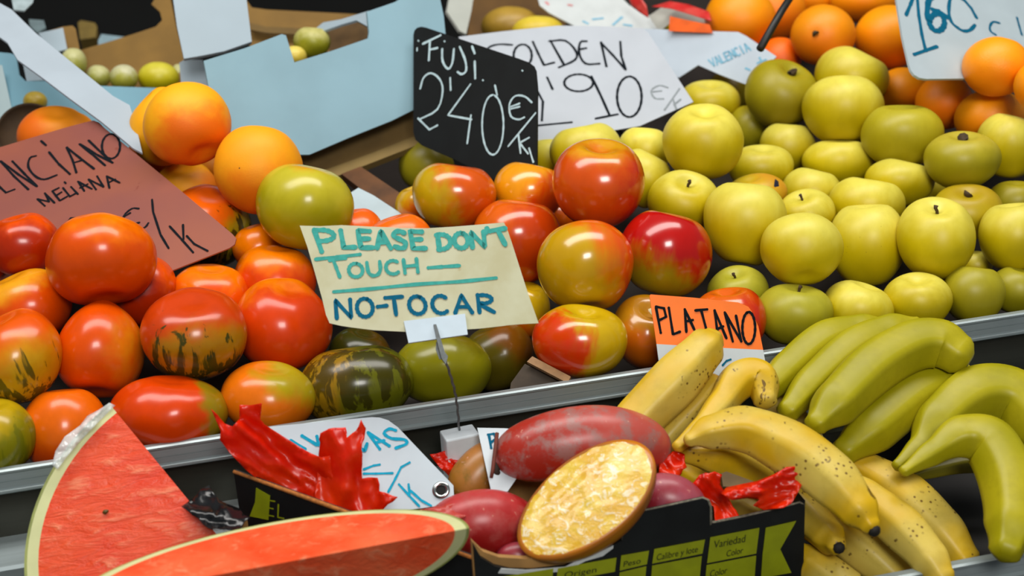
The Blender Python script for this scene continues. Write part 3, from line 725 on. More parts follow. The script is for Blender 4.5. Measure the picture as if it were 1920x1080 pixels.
# --- white golden sheet
gs = sign('price_sheet', 'large white price sheet written in black behind the golden apples', 'price card',
          [(860, 69), (940, 59), (1045, 48), (1120, 49), (1205, 53), (1216, 62), (1260, 130), (1300, 191), (1200, 236), (1010, 268), (930, 285)],
          [(870, 68, 1.80), (1205, 52, 1.80), (1010, 265, 1.68)], plain('white_sheet', (172, 178, 186), .55, 0, .03, 20), .0008)
ink(gs, 'lettering', [[(960, 84), (935, 83), (915, 90), (905, 110), (925, 122)]] + [ell(980, 104, 17, 21, -100, 260, 18)] + [[(999, 78), (1010, 102), (1020, 122), (1039, 117)]]
    + [[(1032, 76), (1058, 122)], [(1030, 77), (1060, 76), (1080, 96), (1078, 112), (1048, 126)]] + [[(1100, 77), (1088, 79), (1086, 100), (1098, 119), (1124, 119)], [(1088, 92), (1099, 90)]]
    + [[(1127, 79), (1137, 124)], [(1127, 80), (1150, 104), (1173, 130)], [(1163, 78), (1165, 105), (1173, 130)]], 4.6, BLACK)
ink(gs, 'lettering', [[(1007, 170), (1018, 190), (1016, 226)], [(1010, 235), (1072, 229)], [(1026, 145), (1036, 167)], ell(1085, 155, 27, 16, -30, 330, 20), [(1109, 143), (1126, 178), (1143, 216)], [(1117, 222), (1158, 214)],
    ell(1180, 181, 23, 38, -110, 250, 22)], 4.6, BLACK)
ink(gs, 'lettering', [[(1252, 164), (1236, 160), (1221, 170), (1228, 184), (1244, 185)], [(1224, 172), (1240, 170)], [(1274, 166), (1246, 206)], [(1262, 186), (1268, 204)], [(1264, 196), (1276, 186)]], 3.6, plain('grey_marker', (130, 138, 142), .6, 0, .1, 250))
fc = sign('price_card', 'folded white card with smudged blue lettering beside the white price sheet', 'price card',
          [(1195, 53), (1216, 54), (1310, 58), (1384, 60), (1400, 68), (1456, 106), (1400, 159), (1350, 140), (1309, 122), (1272, 146), (1262, 138)],
          [(1215, 55, 1.90), (1455, 105, 1.78), (1310, 122, 1.84)], plain('white_fold', (184, 196, 208), .5, 0, .04, 20), .0012)
ink(fc, 'lettering', word('VALENCIA', 1328, 112, 1400, 80, 8, 14, .2), 3.0, plain('faded_blue', (120, 178, 204), .6, 0, .1, 250))
ink(fc, 'lettering', [[(1398, 128), (1406, 131)], [(1424, 108), (1432, 122)], [(1420, 118), (1436, 112)]], 4, plain('faded_blue', (120, 178, 204), .6, 0, .1, 250))

# --- white orange price board
ob = sign('price_board', 'white rounded price board with blue figures among the oranges', 'price board',
          [(1676, -60), (1681, 0), (1692, 68), (1704, 120), (1708, 132), (1714, 140), (1724, 146), (1738, 148), (1808, 147), (2010, 140), (2010, -60)],
          [(1680, 0, 1.66), (1735, 147, 1.60), (1920, 0, 1.76)], plain('white_board', (172, 186, 192), .4, 0, .04, 20), .003)
ink(ob, 'lettering', [[(1699, 28), (1707, 9), (1716, -14)], [(1719, -14), (1723, 30), (1729, 67), (1736, 95)], [(1714, 102), (1757, 87)]], 7.5, BLUE)
ink(ob, 'lettering', [[(1764, -14), (1744, -2), (1739, 14), (1740, 36), (1748, 52)], ell(1757, 42, 14, 16, -170, 190, 16), [(1749, 18), (1762, 22), (1776, 32)]], 12, BLUE)
ink(ob, 'lettering', [[(1786, -12), (1781, 0), (1779, 22), (1784, 41), (1796, 52), (1807, 58), (1819, 56), (1828, 47)], [(1790, -10), (1809, 1), (1821, 15), (1831, 33)]], 7.5, BLUE)
ink(ob, 'lettering', [[(1874, 43), (1862, 41), (1856, 50), (1858, 59), (1867, 65)], [(1907, 33), (1911, 48), (1916, 65)]], 5, BLUE)

# --- platano card
def platano_mat():
    return plain('orange_card', (248, 116, 0), .5, 0, .04, 40)
pc = empty('price_card', at(1325, 690, 1.315)); tag(pc, 'two-coloured banana card, orange above white, behind the upright banana', 'price card')
AN = [(1218, 554, 1.328), (1431, 656, 1.338), (1231, 645, 1.324)]
p0, n = plane3(AN); SIGN['tmp'] = (p0, n)
up_ = sign('orange_field', None, None, [(1218, 555), (1220, 552), (1300, 558), (1337, 562), (1384, 567), (1403, 575), (1409, 583), (1422, 612), (1431, 656), (1330, 651), (1231, 645)], AN, platano_mat(), .0012, parent=pc)
lo_ = sign('white_field', None, None, [(1231, 645), (1330, 651), (1431, 656), (1438, 695), (1446, 740), (1248, 740), (1235, 675)], AN, WHITE, .0012, parent=pc)
ink(up_, 'lettering', [[(1230, 576), (1239, 624)], [(1230, 575), (1245, 578), (1249, 594), (1237, 600)], [(1254, 577), (1262, 627), (1275, 622)],
    [(1284, 580), (1287, 622)], [(1284, 580), (1302, 618)], [(1289, 602), (1299, 600)], [(1304, 582), (1326, 580)], [(1315, 582), (1324, 616)],
    [(1340, 582), (1345, 620)], [(1340, 582), (1362, 634)], [(1345, 617), (1356, 612)], [(1359, 586), (1374, 640)], [(1359, 586), (1390, 640)], [(1380, 592), (1390, 640)],
    ell(1404, 615, 12, 30, -105, 255, 20)], 5, BLACK)
ink(lo_, 'lettering', [[(1355, 685), (1362, 677), (1370, 674)]], 4, BLUE)

# --- mangas card, grommet, P card
mg = sign('price_card', 'white tag with cyan writing and a metal eyelet, beside the red plastic', 'price card',
          [(505, 800), (600, 791), (698, 782), (712, 783), (728, 788), (746, 801), (800, 858), (850, 910), (852, 944), (790, 953), (725, 960), (620, 968), (560, 920)],
          [(700, 782, 1.252), (848, 910, 1.222), (560, 930, 1.232)], plain('white_tag', (188, 200, 208), .4, 0, .03, 30), .0014)
ink(mg, 'lettering', [[(530, 830), (555, 838)], [(545, 826), (572, 842)], [(566, 817), (594, 834)], [(594, 818), (598, 834)], [(668, 838), (684, 845), (688, 832)]], 6.5, CYAN)
ink(mg, 'lettering', [[(690, 811), (712, 842)], [(690, 811), (730, 836)], [(704, 830), (720, 826)]] + [[(742, 807), (730, 804), (720, 812), (734, 822), (758, 824), (762, 832), (742, 840)]], 6, CYAN)
ink(mg, 'lettering', [[(682, 880), (700, 873), (712, 871)], [(682, 888), (704, 888), (736, 887)], [(768, 867), (752, 876), (740, 900), (728, 922)], [(748, 908), (768, 930), (786, 949)], [(766, 908), (768, 926)], [(770, 920), (790, 938), (808, 948)]], 4.5, CYAN)
gp0, gn = SIGN[mg.name]
def ringgeo(cx, cy, r1, r2, p0, n, h):
    c = hit(cx, cy, p0, n); t = (hit(cx+1, cy, p0, n)-c).normalized(); b = n.cross(t); vs = []; fs = []; K = 28
    for rr, hh in ((r2, .0002), (r2*.93, h), (r1*1.1, h), (r1, .0002)):
        vs += [c+(t*cos(2*pi*i/K)+b*sin(2*pi*i/K))*rr+n*hh for i in range(K)]
    for q in range(3):
        fs += [(q*K+i, q*K+(i+1) % K, (q+1)*K+(i+1) % K, (q+1)*K+i) for i in range(K)]
    return vs, fs, c, t, b
vs, fs, c, t_, b_ = ringgeo(827, 919, .0042, .0078, gp0, gn, .0016)
mesh_obj('eyelet', vs, fs, plain('eyelet_chrome', (190, 194, 192), .18, 1.0, .05), mg)
mesh_obj('eyelet_hole', [c+(t_*cos(i*pi/10)+b_*sin(i*pi/10))*.0042+gn*.0003 for i in range(20)], [tuple(range(20))], plain('hole_black', (14, 14, 12), .9), mg)
pp = sign('price_card', 'small white card with a blue letter stuck among the mangoes', 'price card',
          [(895, 802), (945, 803), (985, 806), (980, 880), (952, 921), (922, 925), (912, 880)], [(895, 802, 1.245), (985, 806, 1.25), (925, 925, 1.205)], WHITE, .001)
ink(pp, 'lettering', [[(917, 817), (921, 840)], [(915, 815), (926, 813), (930, 822), (920, 830)], [(944, 816), (945, 826)]], 5, BLUE)
sk = tube_geo([at(932, 812, 1.222), at(928, 848, 1.212), at(924, 880, 1.206), at(921, 896, 1.203)], [.0017, .0018, .0017, .0015], 8)
tag(mesh_obj('wooden_stick', sk[0], sk[1], plain('stick_redbrown', (104, 42, 26), .7)), 'thin red-brown stick standing in front of the small lettered card', 'stick')

# --- white card tilted edge-on at the top left
wcard = sign('price_card', 'blank white back of a card tilted away, top left above the pink card', 'price card',
          [(-30, -12), (0, 6), (22, 18), (67, 62), (212, 180), (243, 197), (256, 240), (267, 287), (250, 278), (190, 228), (130, 184), (80, 146), (33, 112), (14, 80), (-30, 48)],
          [(22, 18, 1.72), (243, 197, 1.60), (130, 184, 1.595)], plain('white_card_back', (162, 174, 184), .55, 0, .04, 12), .0022)
sk = tube_geo([at(1505, -40, 1.70), at(1466, 20, 1.66), at(1425, 92, 1.63)], [.0042, .0044, .0046], 10)
tag(mesh_obj('sign_stake', sk[0], sk[1], plain('stake_black', (26, 26, 24), .5)), 'black stick leaning across the oranges at the top', 'stick')

# ------------------------------------------------------------------ bananas in the lower tray
BN = V((0, -sin(radians(27)), cos(radians(27)))); BO = V((0, -.20, .925))
def ban_mat(c, cg, spots, L):
    t = NT('banana_peel'); p = t.obj(1)
    n = t.noise(p, 16, 3); n2 = t.noise(p, 60, 4, .6)
    col = t.mix(t.ramp(n, .35, .65), lin(c), lin(cg))
    col = t.mix(t.ramp(n2, .4, .7, 0, .22), col, tuple(v*.5 for v in lin(c)[:3])+(1,))
    if spots:
        vo = t.n('ShaderNodeTexVoronoi'); vo.inputs['Scale'].default_value = 190; t.l(p, vo.inputs[0])
        m = t.math('MULTIPLY', t.ramp(vo.outputs['Distance'], .30, .16), t.ramp(t.noise(p, 34, 2), .52, .62))
        col = t.mix(t.math('MULTIPLY', m, .85), col, lin((84, 50, 14)))
        n3 = t.noise(p, 48, 3, .65, .8); col = t.mix(t.ramp(n3, .665, .71, 0, .8*spots), col, lin((74, 46, 14)))
    return t.fin(col, .42, 0, .35)
def banana(label, pts, dd=0., ripe=True, tip='end', grp=True, ends=(.35, .3), mat=None, stem_from=None, tone=None):
    """pts: (x, y, half-width px[, extra depth]); a five-sided bent tube with tapering ends"""
    C = []
    for q in pts:
        P = hit(q[0], q[1], BO, BN); d = depth(P)+dd+(q[3] if len(q) > 3 else 0); C.append((at(q[0], q[1], d), q[2]*d/FPX))
    path = catmull([c[0] for c in C], 9); n = len(path)
    rs = []
    for i in range(n):
        t = i/9; k = min(int(t), len(C)-2); f = t-k; f = f*f*(3-2*f); rs.append(C[k][1]*(1-f)+C[k+1][1]*f)
    vs = []; fs = []; NR = 30
    tan = [(path[min(i+1, n-1)]-path[max(i-1, 0)]).normalized() for i in range(n)]
    nrm = (UPV-tan[0]*UPV.dot(tan[0])).normalized()
    for i in range(n):
        nrm = (nrm-tan[i]*nrm.dot(tan[i])).normalized(); b = tan[i].cross(nrm)
        for k in range(NR):
            a = 2*pi*k/NR
            m = (a % (2*pi/5))-pi/5
            pent = cos(pi/5)/cos(m)*1.12
            r = rs[i]*(.40+.60*pent)
            vs.append(path[i]+(nrm*cos(a)+b*sin(a))*r)
    for i in range(n-1):
        for k in range(NR): fs.append((i*NR+k, i*NR+(k+1) % NR, (i+1)*NR+(k+1) % NR, (i+1)*NR+k))
    # rounded closing caps
    for end, i0, sg in ((0, 0, -1), (1, n-1, 1)):
        base = i0*NR; prev = base
        for s_, ax_ in ((.82, .35), (.45, .65)):
            st = len(vs)
            for k in range(NR):
                v = vs[base+k]-path[i0]; vs.append(path[i0]+v*s_+tan[i0]*sg*rs[i0]*ax_*.8)
            for k in range(NR): fs.append((prev+k, prev+(k+1) % NR, st+(k+1) % NR, st+k))
            prev = st
        fs.append(tuple(prev+k for k in range(NR)))
    c = tone or (((200, 160, 12), (206, 182, 84)) if ripe else ((152, 144, 4), (172, 160, 18)))
    o = mesh_obj('banana', vs, fs, ban_mat(c[0], c[1], 1.0 if ripe else 0, 1))
    tag(o, label, 'banana', 'ripe spotted bananas' if ripe else 'green bananas')
    if tip:
        i0, sg = (n-1, 1) if tip in ('end', 'both') else (0, -1)
        e = path[i0]+tan[i0]*sg*rs[i0]*.42; r = rs[i0]*.62
        g_ = tube_geo([e-tan[i0]*sg*r*.3, e+tan[i0]*sg*r*.35, e+tan[i0]*sg*r*.8], [r*1.12, r*1.0, r*.7], 9)
        mesh_obj('tip', g_[0], g_[1], plain('tip_black', (26, 20, 12), .8, 0, .3, 300), o)
    return o
banana('fat banana pointing straight up at the orange price card', [(1146, 842, 36, .05), (1196, 784, 45, .038), (1262, 716, 48, .014), (1318, 656, 38), (1338, 634, 22)], -.03, tip=None)
banana('banana lying alongside underneath the upright fat one', [(1208, 868, 22, .05), (1256, 812, 33, .035), (1310, 754, 34, .02), (1340, 716, 22, .01)], .0, tip=None)
banana('banana bent over like a hook behind the orange price card, brown patches', [(1270, 838, 12, -.01), (1312, 800, 18, -.005), (1352, 756, 27), (1386, 712, 36), (1424, 712, 36), (1436, 752, 22)], -.01, tip=None)
banana('long speckled banana lying on top across the front', [(1290, 826, 13), (1330, 812, 32), (1400, 808, 44), (1484, 846, 52), (1556, 898, 50), (1610, 956, 38), (1634, 988, 19)], -.045)
banana('banana behind the red plastic ending in a black tip right of the black box', [(1284, 848, 22), (1342, 856, 36, .01), (1416, 890, 42, .035), (1496, 952, 42, .045), (1550, 1004, 32, .025), (1570, 1024, 18, .01)], .0)
banana('short stretch of yellow banana in the gap left of the red ribbon', [(1262, 874, 20), (1296, 894, 26), (1352, 924, 28), (1420, 962, 24)], .05, tip=None)
banana('banana farthest right of the ripe ones, curving down to the lower rail', [(1540, 846, 18), (1612, 882, 38), (1696, 934, 47), (1762, 996, 44), (1812, 1056, 30)], .035, tip=None)
banana('banana with a brown bruise, second from the right of the ripe ones', [(1560, 890, 20), (1626, 938, 36), (1690, 990, 42), (1742, 1046, 36), (1770, 1086, 24)], .0, tip=None)
banana('banana lowest but one, running down to the lower rail right of the box', [(1490, 946, 24), (1560, 986, 40), (1630, 1036, 44), (1700, 1100, 34)], .05, tip=None)
banana('banana at the bottom picture edge beside the black box corner', [(1488, 1034, 22), (1534, 1064, 36), (1590, 1108, 38)], .055, tip=None)
banana('pale banana stub between the hooked banana and the green ones', [(1440, 744, 20), (1476, 776, 28), (1512, 812, 26), (1540, 850, 18)], .05, tip=None, tone=((206, 180, 90), (214, 190, 110)))
banana('green banana farthest left, half behind its neighbour', [(1428, 742, 22), (1478, 690, 34), (1540, 640, 36), (1610, 616, 26), (1660, 610, 14)], .012, False, None)
banana('green banana second from the left, tucked under the big arched one', [(1476, 772, 22), (1528, 712, 34), (1596, 654, 38), (1664, 622, 32), (1720, 612, 18)], .0, False, None)
banana('big green banana arched over the others, its tip by the metal rail', [(1528, 796, 22), (1570, 752, 44), (1634, 690, 48), (1704, 650, 47), (1758, 646, 46), (1800, 668, 38)], -.035, False, None)
banana('straight green banana below the arched one', [(1580, 848, 26), (1638, 800, 46), (1702, 748, 46), (1766, 710, 42), (1812, 700, 20)], .005, False, None)
banana('green banana running off the right picture edge, above the drooping one', [(1682, 874, 12), (1724, 836, 22), (1762, 786, 44), (1824, 742, 54), (1896, 746, 54), (1960, 806, 50)], -.005, False, None)
banana('green banana drooping in a long bend down to the lower rail', [(1694, 884, 11), (1748, 848, 24), (1800, 820, 40), (1856, 836, 50), (1892, 906, 52), (1898, 980, 48), (1886, 1034, 30)], -.045, False, None)
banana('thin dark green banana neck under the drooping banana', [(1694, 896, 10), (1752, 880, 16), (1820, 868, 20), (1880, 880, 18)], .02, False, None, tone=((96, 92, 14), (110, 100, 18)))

# ------------------------------------------------------------------ black mango box
BOXB = plain('black_carton', (15, 18, 19), .5, 0, .25, 40)
KRAFT = plain('kraft_board', (172, 128, 70), .8, 0, .12, 50); LIME = plain('lime_print', (142, 150, 4), .55, 0, .08, 60)
FLx = hit(905, 1058, (0, 0, .95), V((0, 0, 1))); FRx = hit(1508, 945, (0, 0, .95), V((0, 0, 1)))
BLx = hit(438, 884, (0, -.062, 0), V((0, 1, 0)))
mb = empty('mango_box', (.1, -.12, .868)); tag(mb, 'black cardboard tray with lime green print holding mangoes and red plastic', 'box')
fan = [(905, 1058), (1508, 945)]
fp = [at(905, 1058, depth(FLx)), at(1508, 945, depth(FRx)), FLx-V((0, 0, .08))]
fn = (fp[1]-fp[0]).cross(fp[2]-fp[0]).normalized(); fn = -fn if fn.dot(FWD) > 0 else fn
def fslab(poly, th, off=0.): return slab_geo(poly, fp[0]+fn*off, fn, th)
front = [(888, 1022), (902, 1046), (928, 1062), (958, 1069), (1000, 1070), (1060, 1063), (1100, 1044), (1130, 1036), (1150, 1022), (1167, 1014), (1169, 1000), (1173, 984), (1180, 970), (1190, 963), (1250, 950), (1318, 935), (1326, 938), (1331, 950), (1331, 986), (1336, 982), (1400, 969), (1460, 955), (1500, 944), (1508, 947), (1506, 1000), (1500, 1120), (1492, 1160), (905, 1250)]
gg = fslab(front, .004)
fw = mesh_obj('front_wall', gg[0], gg[1], BOXB, mb, smooth=False)
SIGN[fw.name] = (fp[0], fn)
# torn kraft rim showing behind the front wall
gg = fslab([(884, 1014), (905, 1034), (935, 1045), (985, 1048), (1060, 1038), (1098, 1022), (1130, 1016), (1150, 1006), (1167, 998), (1166, 1100), (890, 1100)], .005, -.0042)
mesh_obj('torn_rim', gg[0], gg[1], KRAFT, mb, smooth=False, )['label'] = 'torn kraft-brown edge'
gg = fslab([(934, 1075), (985, 1078), (1060, 1071), (1098, 1052), (1130, 1043), (1150, 1028), (1150, 1023), (1128, 1034), (1098, 1043), (1060, 1063), (985, 1069), (940, 1066)], .0006, .0008)
mesh_obj('torn_paper', gg[0], gg[1], plain('torn_white', (196, 200, 198), .8), mb, smooth=False)['label'] = 'strip of torn white liner paper'
def wall_geo(a, b, h, th):
    dr = (b-a).normalized(); nn = dr.cross(V((0, 0, 1))).normalized()*th; z = V((0, 0, -h))
    return [a, b, b+z, a+z, a+nn, b+nn, b+z+nn, a+z+nn], [(0, 1, 2, 3), (7, 6, 5, 4), (0, 4, 5, 1), (1, 5, 6, 2), (2, 6, 7, 3), (3, 7, 4, 0)]
BRx = V((FRx.x, -.056, .95)); FLi = FLx+V((0, .005, 0))
lw = wall_geo(FLi, BLx, .078, .004); lwo = mesh_obj('side_wall', lw[0], lw[1], BOXB, mb, smooth=False)
lw = wall_geo(FRx+V((-.001, .005, 0)), BRx, .078, .004); mesh_obj('side_wall', lw[0], lw[1], BOXB, mb, smooth=False)
bl0 = V((BLx.x, BLx.y, .95))
lw = wall_geo(bl0, BRx, .078, .004); mesh_obj('back_wall', lw[0], lw[1], KRAFT, mb, smooth=False)
bt = [FLx.copy(), FRx.copy(), BRx.copy(), bl0.copy()]
for v in bt: v.z = .872
mesh_obj('bottom', bt+[v-V((0, 0, .003)) for v in bt], [(0, 1, 2, 3), (7, 6, 5, 4), (0, 4, 5, 1), (1, 5, 6, 2), (2, 6, 7, 3), (3, 7, 4, 0)], KRAFT, mb, smooth=False)
rim = tube_geo([BLx+V((0, -.001, .0005)), BLx.lerp(FLi, .33)+V((0, -.001, .0006)), BLx.lerp(FLi, .98)], [.0016, .002, .0016], 6)
mesh_obj('raw_edge', rim[0], rim[1], plain('kraft_edge', (176, 106, 40), .85, 0, .2, 300), mb)
ed = [hit(x, y, fp[0]-fn*.002, fn) for x, y in ((1168, 1012), (1170, 997), (1174, 982), (1181, 970), (1191, 963), (1250, 950), (1318, 935), (1327, 939), (1331, 951), (1331, 985), (1337, 981), (1400, 968), (1460, 954), (1500, 944), (1507, 948))]
ed = tube_geo(ed, [.0019]*len(ed), 6); mesh_obj('raw_edge', ed[0], ed[1], plain('grey_edge', (128, 122, 104), .85, 0, .3, 300), mb)
# print on the two visible walls
def panel(name, poly, mat=LIME, off=.0009):
    gg = fslab(poly, .0005, off); return mesh_obj(name, gg[0], gg[1], mat, mb, smooth=False)
panel('printed_panel', [(1332, 1008), (1424, 990), (1418, 1038), (1326, 1056)]); panel('printed_panel', [(1325, 1060), (1418, 1042), (1412, 1120), (1318, 1140)])
panel('printed_panel', [(1227, 1030), (1322, 1012), (1317, 1038), (1223, 1057)]); panel('printed_panel', [(1223, 1061), (1316, 1043), (1306, 1140), (1214, 1160)])
panel('printed_panel', [(1165, 1042), (1217, 1033), (1213, 1058), (1162, 1070)]); panel('printed_panel', [(1162, 1074), (1212, 1062), (1204, 1150), (1152, 1160)])
panel('printed_panel', [(1046, 1066), (1156, 1046), (1153, 1072), (1043, 1092)])
panel('printed_panel', [(934, 1083), (1038, 1066), (1034, 1094), (932, 1112)])
panel('printed_arrow', [(1436, 990), (1493, 977), (1463, 1030), (1484, 1074), (1427, 1084), (1430, 1040)])
PRN = plain('print_dark', (40, 44, 8), .6)
for body, x0, y0, x1, y1, h in (('Variedad', 1338, 1028, 1397, 1016, 20), ('Color', 1362, 1044, 1393, 1037, 17), ('Color', 1331, 1082, 1363, 1075, 18), ('Calibre y lote', 1231, 1051, 1308, 1035, 17),
                                 ('Peso', 1169, 1063, 1201, 1056, 15), ('Origen', 1058, 1084, 1118, 1073, 16)):
    print_text(fw, 'printed_word', body, x0, y0, x1, y1, h, PRN, (-.12, 1))
# side wall lime panel with letters, in the plane of the splayed wall
sp0 = lw_p = BLx; sdir = (FLi-BLx).normalized(); sn = sdir.cross(V((0, 0, 1))).normalized(); sn = -sn if sn.dot(FWD) > 0 else sn
SIGN[lwo.name] = (sp0+sn*.0003, sn)
gg = slab_geo([(480, 915), (506, 930), (503, 975), (468, 968), (478, 942)], sp0+sn*.0008, sn, .0006); mesh_obj('printed_arrow', gg[0], gg[1], LIME, mb, smooth=False)
ink(lwo, 'lettering', [[(515, 940), (503, 938), (502, 966), (513, 968)], [(503, 952), (512, 954)]], 3, LIME, False); ink(lwo, 'lettering', [[(522, 946), (521, 970), (532, 972)]], 3, LIME, False)

# ------------------------------------------------------------------ mangoes
def mango_mat(c1, c2, c3, ax):
    t = NT('mango_skin'); p = t.obj(1)
    n = t.noise(p, 18, 4, .6); n2 = t.noise(p, 55, 4, .65); n3 = t.noise(p, 140, 2)
    x = t.n('ShaderNodeVectorMath', operation='DOT_PRODUCT'); t.l(t.obj(1/.05), x.inputs[0]); x.inputs[1].default_value = tuple(ax)
    v = t.math('ADD', x.outputs['Value'], t.math('MULTIPLY', t.math('SUBTRACT', n, .5), 2.2))
    col = t.mix(t.ramp(v, -.1, .9), lin(c1), lin(c2))
    col = t.mix(t.ramp(n2, .44, .64, 0, .8), col, lin(c3))
    col = t.mix(t.ramp(n3, .68, .74, 0, .5), col, lin((206, 150, 130)))
    return t.fin(col, .34, 0, .45)
def mango(label, pts, mat, flat=.92, group='mangoes in the black box'):
    """pts: spine pixels (x, y, depth); radius profile given as (t, half-width px)"""
    spine, prof = pts
    path = catmull([at(*q) for q in spine], 12); n = len(path); NR = 36; vs = []; fs = []
    d0 = sum(q[2] for q in spine)/len(spine)
    tan = [(path[min(i+1, n-1)]-path[max(i-1, 0)]).normalized() for i in range(n)]
    for i in range(n):
        t = i/(n-1); k = max(j for j in range(len(prof)-1) if prof[j][0] <= t); f = (t-prof[k][0])/(prof[k+1][0]-prof[k][0])
        r = (prof[k][1]*(1-f)+prof[k+1][1]*f)*d0/FPX
        a0 = -FWD; nrm = (UPV-tan[i]*UPV.dot(tan[i])).normalized(); b = tan[i].cross(nrm)
        for j in range(NR):
            a = 2*pi*j/NR; w = 1+.03*noise.noise(V((cos(a)*1.2, sin(a)*1.2, t*3+d0*9)))
            vs.append(path[i]+(nrm*cos(a)+b*sin(a)*flat)*r*w)
    for i in range(n-1):
        for k in range(NR): fs.append((i*NR+k, i*NR+(k+1) % NR, (i+1)*NR+(k+1) % NR, (i+1)*NR+k))
    fs.append(tuple(range(NR))); fs.append(tuple((n-1)*NR+k for k in range(NR)))
    return tag(mesh_obj('mango', vs, fs, mat), label, 'mango', group)
def eprof(R, m=22, p=1.0, skew=0.):
    out = []
    for i in range(m+1):
        u = -cos(pi*i/m); out.append(((u+1)/2, R*max(.03, (1-u*u))**(.5*p)*(1+skew*u)))
    return out
m1 = mango('big reddish purple mango lying on top behind the cut one', ([(929, 870, 1.23), (980, 850, 1.225), (1060, 834, 1.225), (1140, 828, 1.23), (1205, 836, 1.24), (1253, 858, 1.25)], eprof(69)),
      mango_mat((160, 40, 26), (176, 76, 66), (146, 106, 100), scr((.3, .9, .1))))  # pinker tone towards the top puts highlights into the skin colour
sk = tube_geo([at(934, 868, 1.222), at(929, 882, 1.22), at(934, 894, 1.22)], [.003, .004, .003], 8)
mesh_obj('stalk_scar', sk[0], sk[1], plain('scar_dark', (40, 26, 14), .8), m1)
mango('greenish orange mango left of the small lettered card', ([(862, 940, 1.245), (880, 914, 1.245), (912, 872, 1.25), (944, 838, 1.26)], eprof(48)), mango_mat((150, 98, 26), (176, 116, 70), (120, 92, 30), scr((-.5, .6, .2))))
mango('red mango in the box corner under the greenish one', ([(806, 1000, 1.20), (850, 986, 1.195), (910, 980, 1.195), (965, 985, 1.205), (1010, 1000, 1.21)], eprof(62)), mango_mat((150, 22, 22), (186, 62, 62), (170, 70, 66), scr((-.2, .9, .1))))
mango('purple red mango between the cut mango and the tall tab of the black box', ([(1196, 920, 1.20), (1235, 930, 1.20), (1280, 946, 1.20), (1318, 966, 1.205)], eprof(48)), mango_mat((140, 36, 46), (172, 92, 104), (150, 70, 84), scr((0, .9, .2))))
mango('dark purple mango piece low in the box under the cut mango', ([(930, 1040, 1.18), (975, 1042, 1.18), (1020, 1046, 1.185)], eprof(26)), mango_mat((140, 40, 50), (180, 100, 110), (120, 40, 50), scr((0, .9, .2))))

# cut mango half: flat face towards the buyer, rounded peel behind
cA, cB = (978, 1030), (1216, 842)
fa = [at(978, 1030, 1.150), at(1216, 842, 1.165)]; ctr = (fa[0]+fa[1])/2
ea = (fa[1]-fa[0])/2; wv = at(1147, 985, 1.137)-at(1097, 936, 1.158)
eb = wv-ea*(wv.dot(ea)/ea.length_squared); La, Lb = ea.length, eb.length*1.16; ea = ea.normalized(); eb = eb.normalized(); ec = ea.cross(eb).normalized()
if ec.dot(FWD) < 0: ec = -ec
cm = empty('cut_mango', ctr); tag(cm, 'halved mango showing wet yellow flesh, wrapped in film, in front of the others', 'mango')
def face_pt(r, a, lift=0.):
    x, y = cos(a)*r, sin(a)*r; e = 1+.05*x
    return ctr+ea*x*La+eb*y*Lb*e-ec*lift
vs = [ctr-ec*.004]; fs = []; K = 60; rings = 14
for i in range(1, rings+1):
    r = .955*i/rings
    for k in range(K):
        a = 2*pi*k/K; h = .004*(1-r*r)+.0012*noise.noise(V((cos(a)*r*7, sin(a)*r*5, 3)))
        vs.append(face_pt(r, a, h))
for k in range(K): fs.append((0, 1+k, 1+(k+1) % K))
for i in range(rings-1):
    for k in range(K): fs.append((1+i*K+k, 1+i*K+(k+1) % K, 1+(i+1)*K+(k+1) % K, 1+(i+1)*K+k))
t = NT('mango_flesh'); mpn = t.n('ShaderNodeMapping'); tc = t.n('ShaderNodeTexCoord'); t.l(tc.outputs['Object'], mpn.inputs[0])
mpn.inputs['Rotation'].default_value = (0, radians(35), 0); mpn.inputs['Scale'].default_value = (1, 1, 1.9)
n1 = t.noise(mpn.outputs[0], 120, 5, .65, 1.2); n2 = t.noise(mpn.outputs[0], 45, 3)
col = t.mix(t.ramp(n2, .3, .7), lin((208, 156, 6)), lin((214, 182, 56)))
col = t.mix(t.ramp(n1, .52, .62, 0, .85), col, lin((226, 214, 184)))  # whitish flecks: wet glints painted into the flesh colour
t.bump(n1, .45, .003)
mesh_obj('flesh', vs, fs, t.fin(col, .2, 0, .6, .4), cm)
vs = []; fs = []; M = 16
for i in range(M+1):
    ph = pi/2*i/M
    for k in range(K):
        a = 2*pi*k/K
        vs.append(face_pt(max(cos(ph), .001), a)+ec*sin(ph)*.05)
for i in range(M):
    for k in range(K): fs.append((i*K+k, i*K+(k+1) % K, (i+1)*K+(k+1) % K, (i+1)*K+k))
n0 = len(vs)
for k in range(K): vs.append(face_pt(.94, 2*pi*k/K, .0006))
for k in range(K): fs.append((k, (k+1) % K, n0+(k+1) % K, n0+k))
t = NT('mango_peel'); pz = t.obj(1); nn_ = t.noise(pz, 22, 3)
col = t.mix(t.ramp(nn_, .35, .65), lin((190, 112, 12)), lin((160, 96, 40)))
mesh_obj('peel', vs, fs, t.fin(col, .35), cm)

